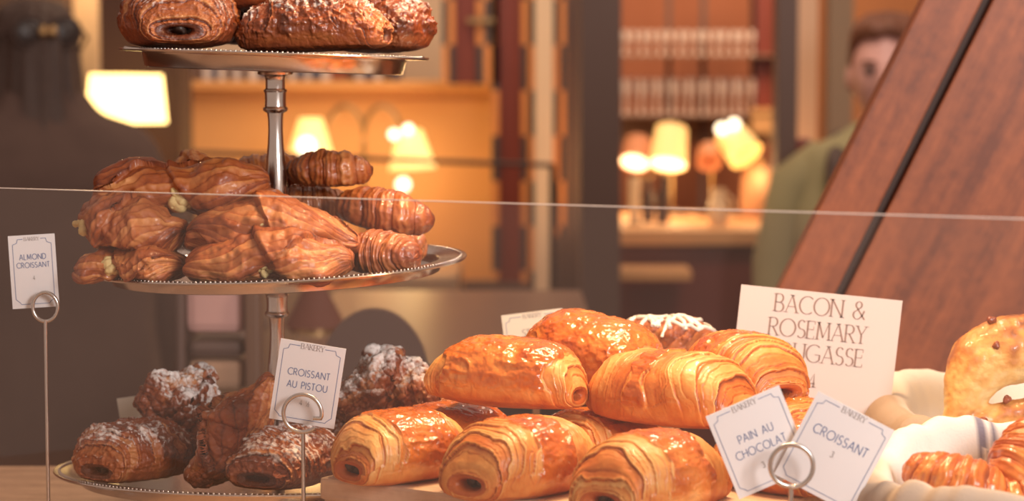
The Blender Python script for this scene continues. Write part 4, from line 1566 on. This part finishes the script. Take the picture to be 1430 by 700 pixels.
def goblet(nm, label, group, h, r):
    g = MB().lathe([(0, 0), (r * .75, 0), (r * .75, .002), (.004, .006), (.003, h * .42), (r * .5, h * .5), (r, h * .72), (r * .82, h), (r * .80, h), (r * .96, h * .72), (r * .4, h * .53), (0, h * .5)], seg=20).build(nm, M_glassware, None, smooth=True)
    return props(g, label, 'glass', group)


for row, (ys, y0, n, h, lab) in enumerate(((76, 868, 15, .078, 'stemmed glass in the upper row on the bar shelves'), (160, 868, 17, .115, 'tall stemmed glass in the lower row on the bar shelves'))):
    zs = at(900, ys, 7.5).z
    first = None
    for i in range(n):
        if i == 0:
            g = first = goblet('wine_glass', lab, 'glasses on the bar shelves', h, .012)
        else:
            g = first.copy()
            COL.objects.link(g)
        g.location = (at(872 + i * (178 / (n - 1)), ys, 7.57).x, 7.57 + .03 * (i % 2), zs)

# bar lamps
YL_ = 5.6
kl = mpp(YL_)


def bar_lamp(label, top, bot, r0, r1, shade, disc=True, glints=(), e=1.2, YL_=YL_):
    zcn = at(985, 322, 5.2).z
    l = empty('bar_lamp', (at(*bot, YL_).x, YL_, zcn), label, 'lamp', 'lamps on the bar')
    T, B = at(*top, YL_), at(*bot, YL_)
    B = B + Vector((0, -.04, 0))
    shade_at(l, T, B, r0 * kl, r1 * kl, shade, disc)
    zt = 0.02
    px_ = l.location.x
    wl([Vector((px_ + .02, YL_ + .09, zcn + .02)), Vector((px_ + .02, YL_ + .09, T.z - .02)), T + Vector((0, .03, .015)), T], .005, 'arm', M_brass, l)
    MB().lathe([(0, 0), (.035, 0), (.035, .006), (.01, .02), (0, .02)], (.02, .09, 0), seg=32).build('base', M_brass, l, smooth=True)
    for bb in glints:
        bulb_or_glint(l, at(*bb, YL_ - .06), 8.5 * kl)  # added glowing ball for a ceiling spot reflection
    if e: plight(B + (B - T).normalized() * .06, e)
    return l


bar_lamp('bar lamp with a yellow shade whose bright round mouth faces the window', (938, 180), (931, 229), 22, 26, M_shade)
bar_lamp('bar lamp with a yellow shade tilted to the right and two added glowing balls as bulbs', (1018, 186), (1040, 217), 22, 25, M_shade, False, ((1008, 180), (1025, 174)), .8)
bar_lamp('bar lamp of which only a pale round mouth shows beside the dark post', (892, 198), (885, 227), 20, 21, M_shade_dim, YL_=5.82)
o_ = bar_lamp('small dim orange lamp between the two yellow bar lamps', (990, 208), (988, 226), 14, 17, M_shade_dim, False, (), .3)

# things on the bar counter
barc = empty('bar_counter', (at(985, 330, 5.35).x, 5.35, 0), 'tan topped bar counter under the yellow lamps', 'counter')
child_box('counter_top', 862, 322, 1098, 343, 5.2, .7, M_tan, barc, bevel=.004)
child_box('counter_front', 866, 345, 1097, 470, 5.24, .6, M_maroon, barc, True)
child_box('foot_ledge', 852, 378, 966, 392, 5.05, .15, M_tan, barc, bevel=.003)
zbar = at(985, 322, 5.2).z


def lathe_thing(nm, label, cat, px, Y, prof, mat, base=None):
    x = at(px, 300, Y).x
    o = empty(nm, (x, Y, zbar if base is None else base), label, cat)
    MB().lathe(prof, seg=32).build('body', mat, o, smooth=True)
    return o


M_candle = plain('cream_ceramic', (.80, .58, .34), .4)
kb = mpp(5.35)
t = lathe_thing('cream_jug', 'cream jug standing on the bar counter below the lamps', 'jug', 1003, 5.35, [(0, 0), (11 * kb, 0), (15 * kb, 12 * kb), (14 * kb, 30 * kb), (9 * kb, 42 * kb), (11 * kb, 52 * kb), (10 * kb, 52 * kb), (8 * kb, 42 * kb), (0, 40 * kb)], M_candle)
o = MB().tube([(13 * kb, 0, 14 * kb), (22 * kb, 0, 22 * kb), (21 * kb, 0, 36 * kb), (11 * kb, 0, 44 * kb)], 2 * kb, 8).build('handle', M_candle, t, smooth=True)
t = lathe_thing('tall_candle', 'pale tall candle standing on the bar counter at the left', 'candle', 886, 5.4, [(0, 0), (8 * kb, 0), (8 * kb, 66 * kb), (0, 66 * kb)], M_candle)
MB().lathe([(0, 0), (13 * kb, 0), (13 * kb, 3 * kb), (0, 3.2 * kb)], seg=32).build('holder', M_brass, t, smooth=True)
MB().tube([(0, 0, 66 * kb), (0, 0, 70 * kb)], .001, 6).build('wick', M_dark, t)
for px, Y, h, lab in ((905, 5.5, 62, 'dark bottle on the bar counter beside the tall candle'), (925, 5.45, 66, 'dark bottle on the bar counter under the bright lamp mouth')):
    t = lathe_thing('dark_bottle', lab, 'bottle', px, Y, [(0, 0), (9 * kb, 0), (9 * kb, h * .6 * kb), (3.5 * kb, h * .75 * kb), (3.5 * kb, h * kb), (0, h * kb)], M_dark)
    MB().lathe([(0, h * kb), (3.8 * kb, h * kb), (3.8 * kb, (h + 5) * kb), (0, (h + 5) * kb)], seg=20).build('cap', M_brass, t, smooth=True)
t = lathe_thing('tan_urn', 'wide tan urn on the bar counter at the right', 'urn', 1062, 5.6, [(0, 0), (26 * kb, 0), (30 * kb, 20 * kb), (28 * kb, 60 * kb), (20 * kb, 76 * kb), (0, 80 * kb)], plain('tan_stoneware', (.42, .22, .12), .6))
MB().lathe([(0, 79 * kb), (8 * kb, 80 * kb), (8 * kb, 86 * kb), (0, 87 * kb)], seg=24).build('lid_knob', M_brass, t, smooth=True)

# door frame and wall right of the bar
struct(px_box('trim_dark', 1088, -130, 1111, 420, 5.1, .1, M_post))
struct(px_box('trim_cream', 1112, -130, 1137, 520, 5.6, .1, plain('cream_door_frame', (.62, .38, .24), .6)))
struct(px_box('wall_orange', 1130, -130, 1460, 640, 6.6, .1, plain('orange_wall_paint', (.48, .18, .065), .8)))
struct(px_box('trim_grey', 1160, -130, 1186, 520, 6.2, .08, plain('grey_green_frame', (.26, .18, .12), .7)))
ch = empty('red_chair', (at(1122, 300, 5.3).x, 5.3, 0), 'dark red high backed chair beside the man in green', 'chair')
child_box('backrest', 1112, 193, 1133, 300, 5.3, .04, M_maroon, ch, bevel=.01)
child_box('seat', 1112, 330, 1160, 340, 5.3, .22, M_maroon, ch, bevel=.01)
for lx in (1121, 1150):
    for dy in (0, .18):
        a = at(lx, 338, 5.3)
        o = MB().boxp((a.x - .015, 5.305 + dy, 0), (a.x + .015, 5.335 + dy, a.z)).build('leg', M_post, ch)
        o.location = -Vector(ch.location)

# counter top behind the cake stand, stools
M_marble = plain('grey_brown_counter', srgb(122, 93, 76), .35, var=.06, scale=5)
cz = at(600, 405, 4.2).z
mc = empty('side_counter', (0, 3.7, 0), 'grey brown counter top behind the cake stand', 'counter')
xa, xb2 = at(385, 420, 3.15).x, at(812, 420, 4.2).x
MB().boxp((xa, -.55, cz - .04), (xb2, .5, cz), .004).build('counter_top', M_marble, mc)
MB().boxp((xa + .03, -.5, 0), (xb2 - .03, .46, cz - .04)).build('counter_body', M_post, mc)
# round backed stool
st = empty('round_back_stool', (at(522, 470, 2.72).x, 2.72, 0), 'dark stool with a rounded back seen low behind the pistou card', 'stool')
kz = mpp(2.72)
ztop = at(522, 431, 2.72).z - 0
m = MB()
pts = [(-.066 * math.cos(t) * 1.0, 0, ztop - .085 + .085 * math.sin(t)) for t in np.linspace(0, PI, 24)]
bm = m.bm
prof = [Vector((x, 0, z)) for x, _, z in pts] + [Vector((.07, 0, ztop - .24)), Vector((-.07, 0, ztop - .24))]
vf = [bm.verts.new(p + Vector((0, -.012, 0))) for p in prof]
vb = [bm.verts.new(p + Vector((0, .012, 0))) for p in prof]
bm.faces.new(vf)
bm.faces.new(list(reversed(vb)))
for i in range(len(vf)):
    j = (i + 1) % len(vf)
    bm.faces.new((vf[i], vb[i], vb[j], vf[j]))
m.build('backrest', M_post, st)
MB().lathe([(0, ztop - .28), (.11, ztop - .28), (.12, ztop - .26), (.11, ztop - .24), (0, ztop - .235)], (0, .13, 0), 40).build('seat', M_post, st, smooth=True)
for a in range(4):
    th = PI / 4 + a * PI / 2
    MB().tube([(.10 * math.cos(th), .13 + .10 * math.sin(th), ztop - .28), (.12 * math.cos(th), .13 + .12 * math.sin(th), 0.01)], .012, 8).build('leg', M_post, st, smooth=True)
# pink chair with a brown post
pc = empty('pink_chair', (at(310, 450, 2.8).x, 2.8, 0), 'tall chair with pink padded back and brown post left of the lower stem', 'chair')
M_pink = plain('pink_upholstery', (.66, .38, .34), .8, var=.08, scale=20)
child_box('back_pad', 258, 395, 342, 466, 2.8, .05, M_pink, pc, bevel=.012)
child_box('seat_pad', 262, 476, 340, 500, 2.8, .30, M_post, pc, bevel=.01)
child_box('lower_back', 262, 504, 342, 545, 2.8, .04, plain('tan_upholstery', (.45, .27, .17), .8), pc, bevel=.01)
child_box('post', 341, 380, 364, 700, 2.78, .06, plain('brown_chair_wood', srgb(110, 80, 62), .5), pc, True, .004)
child_box('post', 245, 380, 259, 700, 2.78, .06, M_post, pc, True, .004)
# dark red shade lamp on the side counter
tl = empty('counter_lamp', (at(440, 450, 3.55).x, 3.55, cz), 'small lamp with dark red shade on the counter behind the stem', 'lamp')
ka = mpp(3.55)
zsh = at(440, 398, 3.55).z - cz
MB().lathe([(14 * ka, zsh), (44 * ka, zsh - 58 * ka), (43 * ka, zsh - 58 * ka), (13 * ka, zsh - 1 * ka)], seg=40).build('shade', plain('dark_red_shade', (.16, .05, .03), .7), tl, smooth=True)
MB().tube([(0, 0, .01), (0, 0, zsh - 4 * ka)], .006, 10).build('pole', M_brass, tl, smooth=True)
MB().lathe([(0, 0), (.04, 0), (.04, .008), (.01, .014), (0, .014)], seg=32).build('base', M_brass, tl, smooth=True)
MB().ball((0, 0, zsh - 40 * ka), .014, 3).build('bulb_or_glint', glow('amber_bulb', (1, .6, .2), 6), tl, smooth=True)
plight(Vector(tl.location) + Vector((0, -.02, zsh - 62 * ka)), .12)

# ------------------------------------------------------------------ people
def hand_edges(verts, edges, radii, wrist, d, side, s=1.0):
    """palm and five bent fingers as skin chains"""
    d = d.normalized()
    across = d.cross(side).normalized()
    def add(p, r, j):
        verts.append(p); radii.append(r); edges.append((j, len(verts) - 1)); return len(verts) - 1
    palm = add(verts[wrist] + d * .05 * s, .026, wrist)
    for k, (off, l) in enumerate(((-.030, .062), (-.011, .074), (.009, .070), (.028, .055))):
        j = add(verts[palm] + d * .035 + across * off, .010, palm)
        j = add(verts[j] + d * l * .5 + side * .006, .009, j)
        add(verts[j] + d * l * .45 + side * .018, .008, j)
    j = add(verts[wrist] + d * .035 - across * .040 + side * .012, .011, wrist)
    add(verts[j] + d * .035 - across * .012 + side * .015, .009, j)


def body(name, label, loc, h, rz, head_dir, mat, arms):
    """one continuous standing figure; the head is fused in by the remesh"""
    s = 1.0
    verts, edges, radii = [], [], []
    def add(p, r, j=None):
        verts.append(Vector(p) * s); radii.append(r * s)
        if j is not None: edges.append((j, len(verts) - 1))
        return len(verts) - 1
    pel = add((0, 0, .93), .135)
    wai = add((0, .0, 1.08), .120, pel)
    che = add((0, .01, 1.26), .145, wai)
    upc = add((0, .02, 1.38), .095, che)
    nk = add((0, .005, 1.46), .052, upc)
    hd = add((0, -.01, 1.55), .055, nk)
    for sx in (-1, 1):
        sh_ = add((sx * .17, .02, 1.375), .060, upc)
        el = add((sx * .235, arms[0], 1.10), .043, sh_)
        wr = add((sx * .235, arms[0] - arms[1], .90 + arms[1] * .5), .029, el)
        hand_edges(verts, edges, radii, wr, verts[wr] - verts[el], Vector((-sx * 1.0, 0, 0)), s)
        hp = add((sx * .095, 0, .86), .095, pel)
        kn = add((sx * .10, -.01, .47), .060, hp)
        an = add((sx * .10, .02, .09), .040, kn)
        add((sx * .11, -.13, .035), .034, an)
    me = bpy.data.meshes.new(name)
    me.from_pydata([v[:] for v in verts], edges, [])
    o = bpy.data.objects.new(name, me)
    COL.objects.link(o)
    sk = o.modifiers.new('skin', 'SKIN')
    sl = me.skin_vertices[0].data
    for i, r in enumerate(radii):
        sl[i].radius = (r, r * (.72 if i in (1, 2, 3, 0) else 1))
        sl[i].use_root = (i == 0)
    sub = o.modifiers.new('sub', 'SUBSURF')
    sub.levels = sub.render_levels = 2
    dg = bpy.context.evaluated_depsgraph_get()
    dg.update()
    m1_ = bpy.data.meshes.new_from_object(o.evaluated_get(dg))
    o.modifiers.clear()
    # head
    q_ = bmesh.new()
    q_.from_mesh(m1_)
    hm = bmesh.new()
    bmesh.ops.create_uvsphere(hm, u_segments=64, v_segments=48, radius=1)
    for v in hm.verts:
        x, y, z = v.co
        fx = x * .076 * (1 - .20 * max(0, -z) ** 1.5)
        fy = y * .096
        fz = z * .118
        if y < 0:   # the face looks to -y
            fy *= 1 - .12 * max(0, -z)
            zz_, xx_ = fz, fx
            fy -= .020 * math.exp(-(xx_ / .010) ** 2) * math.exp(-((zz_ + .022) / .022) ** 2)       # nose
            fy -= .008 * math.exp(-(xx_ / .009) ** 2) * math.exp(-((zz_ - .005) / .020) ** 2)
            fy += .012 * sum(math.exp(-((xx_ - e) / .016) ** 2) for e in (-.031, .031)) * math.exp(-((zz_ - .006) / .012) ** 2)
            fy -= .005 * math.exp(-((abs(xx_) - .030) / .02) ** 2) * math.exp(-((zz_ - .026) / .008) ** 2)
            fy -= .006 * math.exp(-(xx_ / .022) ** 2) * math.exp(-((zz_ + .060) / .006) ** 2)
            fy -= .005 * math.exp(-(xx_ / .022) ** 2) * math.exp(-((zz_ + .073) / .007) ** 2)
            fy -= .012 * math.exp(-(xx_ / .022) ** 2) * math.exp(-((zz_ + .100) / .016) ** 2)
        v.co = (fx, fy, fz)
    for sx in (-1, 1):
        e_ = bmesh.ops.create_icosphere(hm, subdivisions=3, radius=1)
        bmesh.ops.transform(hm, matrix=Matrix.Translation((sx * .078, .012, -.008)) @ Matrix.Rotation(sx * .35, 4, 'Z') @ Matrix.Diagonal((.010, .020, .032, 1)), verts=e_['verts'])
    bmesh.ops.transform(hm, matrix=Matrix.Translation(Vector((0, -.02, 1.585)) * s) @ Matrix.Rotation(head_dir, 4, 'Z') @ Matrix.Scale(s, 4), verts=hm.verts)
    tmp = bpy.data.meshes.new('tmp')
    hm.to_mesh(tmp)
    q_.from_mesh(tmp)
    me2 = bpy.data.meshes.new(name)
    q_.to_mesh(me2)
    o.data = me2
    rm = o.modifiers.new('fuse', 'REMESH')
    rm.mode = 'VOXEL'
    rm.voxel_size = .006
    dg = bpy.context.evaluated_depsgraph_get()
    dg.update()
    m3 = bpy.data.meshes.new_from_object(o.evaluated_get(dg))
    o.modifiers.clear()
    o.data = m3
    m3.name = name
    m3.materials.clear()
    m3.materials.append(mat)
    m3.polygons.foreach_set('use_smooth', [True] * len(m3.polygons))
    props(o, label, 'person')
    o.location = loc
    o.rotation_euler = (0, 0, rz)
    o.scale = (h / 1.70,) * 3
    return o, s


def rings_mesh(name, rings, mat, parent, seg=72, fold=0, seed=0, ex=2.4, sub=10):
    """cloth sleeve: (x, y, z, rx, ry) rings, smoothed, with soft folds"""
    Q = resample(rings, 0)[::max(1, 16 // sub)]
    v = np.linspace(0, 2 * PI, seg, endpoint=False)
    cu = np.sign(np.cos(v)) * np.abs(np.cos(v)) ** (2 / ex)
    su = np.sign(np.sin(v)) * np.abs(np.sin(v)) ** (2 / ex)
    V = np.stack([np.stack([x + rx * cu, y + ry * su, z + 0 * v], -1) for x, y, z, rx, ry in Q])
    if fold:
        n = fbm(np.stack([np.cos(v)[None] * 3 + 0 * V[..., 0], np.sin(v)[None] * 3 + 0 * V[..., 0], V[..., 2] * 4 + seed], -1), 3, seed)
        V = V + grid_normals(V) * (fold * n)[..., None]
    return link(name, grid_mesh(name, V), mat, parent)


def tube_mesh(name, pts, radii, mat, parent):
    return MB().tube(pts, radii, 20).build(name, mat, parent, smooth=True)


# dark haired woman, back to us
YWm = 4.6
xw = at(50, 100, YWm).x
wom, s = body('person', 'person with long dark hair in a dark coat, sunglasses pushed up on the head', (xw, YWm, 0), 1.66, R(206), -.1, M_skin, (.02, .10))
rings_mesh('coat', [(0, .01, .45, .28, .20), (0, .01, .80, .26, .18), (0, .01, 1.05, .245, .165), (0, .015, 1.22, .25, .16), (0, .02, 1.34, .262, .15), (0, .02, 1.41, .245, .13), (0, .02, 1.455, .205, .11), (0, .015, 1.485, .13, .10), (0, .01, 1.53, .09, .09)], M_coat, wom, fold=.012, seed=2)
for sx in (-1, 1):
    tube_mesh('sleeve', [Vector((sx * .165, .02, 1.40)), Vector((sx * .235, .02, 1.27)), Vector((sx * .25, .02, 1.08)), Vector((sx * .24, -.07, .92))], [.075, .078, .072, .06], M_coat, wom)
# hair: cap over the skull and a long fall down the back (+y is her back)
hp = (0, -.015, 1.58)
Mh = 96
v = np.linspace(0, 2 * PI, Mh, endpoint=False)
rows = []
for i, (z, rx, ry, yo) in enumerate(((1.720, .02, .02, .0), (1.715, .05, .060, .0), (1.697, .071, .090, .0), (1.655, .085, .108, .004), (1.585, .088, .110, .010), (1.51, .094, .104, .022), (1.43, .112, .085, .055), (1.34, .135, .075, .085), (1.22, .145, .062, .105), (1.10, .13, .05, .11), (.98, .09, .035, .105), (.92, .03, .02, .10))):
    strand = 1 + .035 * np.sin(v * 17 + i * .5) + .025 * np.sin(v * 29 + i * .9)
    if i < 6:  # open over the face
        face = sstep(.55, .95, -np.sin(v)) * (.35 if i > 1 else 0)
    else:
        face = 0 * v
    rows.append(np.stack([rx * np.cos(v) * strand, yo - .012 + ry * np.sin(v) * strand * (1 - face * (i > 2)), z + 0 * v], -1))
hv = np.array(rows)
hr = np.stack([np.stack([np.interp(np.linspace(0, 11, 90), np.arange(12), hv[:, j, c]) for c in range(3)], -1) for j in range(Mh)], 1)
for _ in range(6):
    hr[1:-1] = (hr[:-2] + 2 * hr[1:-1] + hr[2:]) / 4
hr = hr + grid_normals(hr) * (.006 * fbm(hr * np.array([60, 60, 7.]), 3, 4))[..., None]
hair = link('hair', grid_mesh('hair', hr), M_hair, wom)
# sunglasses on the crown
M_lens = plain('dark_lens', (.05, .035, .03), .35, spec=.4)
sg = MB()
for sx in (-1, 1):
    sg.tube([(sx * .036 + .033 * math.cos(a), .094, 1.652 + .030 * math.sin(a)) for a in np.linspace(0, 2 * PI, 28, endpoint=False)], .0042, 10, closed=True)
    sg.tube([(sx * .070, .094, 1.656), (sx * .092, .06, 1.642), (sx * .094, -.04, 1.60)], .0035, 8)
sg.tube([(-.006, .094, 1.654), (.006, .094, 1.654)], .0035, 8)
sgo = sg.build('sunglasses', M_dark, wom, smooth=True)
le = MB()
for sx in (-1, 1):
    le.ball((sx * .036, .092, 1.652), .031, 3, (1, .28, .92))
le.build('lens', M_lens, sgo, smooth=True)
hg = MB()  # brass balls added for the gold lamp reflection on the lens
for sx in (-1, 1):
    hg.ball((sx * .010, .104, 1.652), .012, 3, (.8, .6, 1.2))
hg.build('lens_glint', M_brass, sgo, smooth=True)

# man in green, half hidden by the wood lid
YM = 4.9
xm = at(1238, 100, YM).x
man, s = body('person', 'person with short brown hair in a green shirt peeking past the slanted wood lid', (xm, YM, 0), 1.64, R(-10), R(-4), M_skin, (.02, .10))
M_green = plain('green_cotton', srgb(150, 138, 100), .9, var=.08, scale=20, bump=.3)
rings_mesh('shirt', [(0, .01, .86, .19, .14), (0, .01, 1.05, .185, .135), (0, .015, 1.22, .205, .15), (0, .02, 1.34, .19, .125), (0, .02, 1.415, .175, .10), (0, .015, 1.45, .11, .085), (0, .01, 1.48, .066, .066)], M_green, man, fold=.008, seed=5)
for sx in (-1, 1):
    tube_mesh('sleeve', [Vector((sx * .12, .02, 1.39)), Vector((sx * .19, .02, 1.335)), Vector((sx * .232, .02, 1.16)), Vector((sx * .236, -.02, 1.0))], [.062, .070, .062, .052], M_green, man)
rings_mesh('trousers', [(0, .0, .72, .17, .12), (0, 0, .80, .185, .135), (0, .0, .90, .18, .135), (0, 0, .95, .165, .125)], M_post, man)
tube_mesh('strap', [Vector((-.085, -.115, 1.15)), Vector((-.095, -.145, 1.26)), Vector((-.105, -.10, 1.385)), Vector((-.10, .02, 1.44)), Vector((-.10, .13, 1.38))], [.022, .024, .024, .022, .02], M_dark, man)
hh_ = MB()
M_hair2 = plain('short_brown_hair', srgb(112, 66, 44), .6, var=.3, scale=90)
rows = []
for i, (z, rx, ry, yo) in enumerate(((1.718, .012, .012, .0), (1.714, .045, .05, .0), (1.700, .068, .080, .0), (1.675, .081, .098, .004), (1.648, .084, .103, .010), (1.615, .083, .100, .018), (1.575, .081, .090, .030), (1.54, .074, .075, .042))):
    cut = sstep(.25, .75, -np.sin(v)) * (0 if i < 4 else .55)
    rows.append(np.stack([rx * np.cos(v), -.02 + yo + ry * np.sin(v) * (1 - cut), z + .005 * np.sin(v * 9 + i) * (i < 4)], -1))
rv = np.array(rows)
rv = rv + grid_normals(rv) * (.004 * fbm(rv * 60, 3, 9))[..., None]
link('hair', grid_mesh('hair', rv), M_hair2, man)
for sx in (-1, 1):
    ev = MB().ball((sx * .031 - .004, -.103, 1.592), .0105, 3).build('eye', plain('dark_eye', (.12, .07, .055), .3), man, smooth=True)
    eb = MB().ball((sx * .032 - .004, -.112, 1.612), .014, 3, (1.2, .3, .28)).build('eyebrow', M_hair2, man, smooth=True)

# ------------------------------------------------------------------ light
W = bpy.data.worlds.new('world')
SC.world = W
W.use_nodes = True
W.node_tree.nodes['Background'].inputs[0].default_value = (1.0, .72, .58, 1)
W.node_tree.nodes['Background'].inputs[1].default_value = .52


def area(name, loc, target, size, e, col, sy=None):
    l = bpy.data.lights.new(name, 'AREA')
    l.energy = e
    l.color = col
    l.size = size
    if sy:
        l.shape = 'RECTANGLE'
        l.size_y = sy
    o = bpy.data.objects.new(name, l)
    COL.objects.link(o)
    o.location = loc
    o.rotation_euler = (Vector(target) - Vector(loc)).to_track_quat('-Z', 'Y').to_euler()
    return o


board_c = at(880, 570, 1.85)
# warm heat lamps above the board
for i, (px, dy, e) in enumerate(((700, .0, 1.05), (880, .0, 1.4), (1080, -.02, 1.2), (1400, -.05, .65))):
    p = at(px, 560, 1.86 + dy)
    area('case_lamp', (p.x, p.y + .05, ZC + .36), (p.x, p.y, p.z),   .05, e, (1, .64, .32)).data.spread = R(110)
# cool daylight from the street behind the camera, to the right
area('street_daylight', (1.05, .40, 2.0), (0.14, 1.72, 1.3), .6, 34, (1, .95, .93))
# unseen overhead fill lights added to brighten the bar, man and partition
area('added_cafe_fill', (1.1, 6.6, 2.9), (1.1, 7.6, 1.4), .5, 52, (1, .74, .50))
area('added_cafe_fill', (.75, 3.9, 2.7), (.85, 4.9, 1.5), .4, 12, (1, .84, .72))
plight((at(118, 40, 5.42).x, 5.42, 1.86), 4.0, (1, .62, .28), .04)  # unseen point light added to brighten the pale strip
area('added_cafe_fill', (-.1, 5.0, 2.9), (-.1, 5.9, 1.7), .5, 14, (1, .74, .48))
# ceiling spot that reaches the top plate from the right
area('ceiling_spot', (.35, 2.35, 2.25), (SX + .05, 2.05, zt), .15, 5.0, (1, .80, .60))

vs = SC.view_settings
SC.display_settings.display_device = 'sRGB'
vs.view_transform = 'Standard'
vs.look = 'None'
vs.exposure = 0
vs.gamma = 1
vs.use_curve_mapping = False
SC.cycles.use_denoising = True
SC.cycles.max_bounces = 8
SC.cycles.transparent_max_bounces = 12
SC.cycles.sample_clamp_indirect = 4
SC.cycles.caustics_reflective = False
SC.cycles.caustics_refractive = False
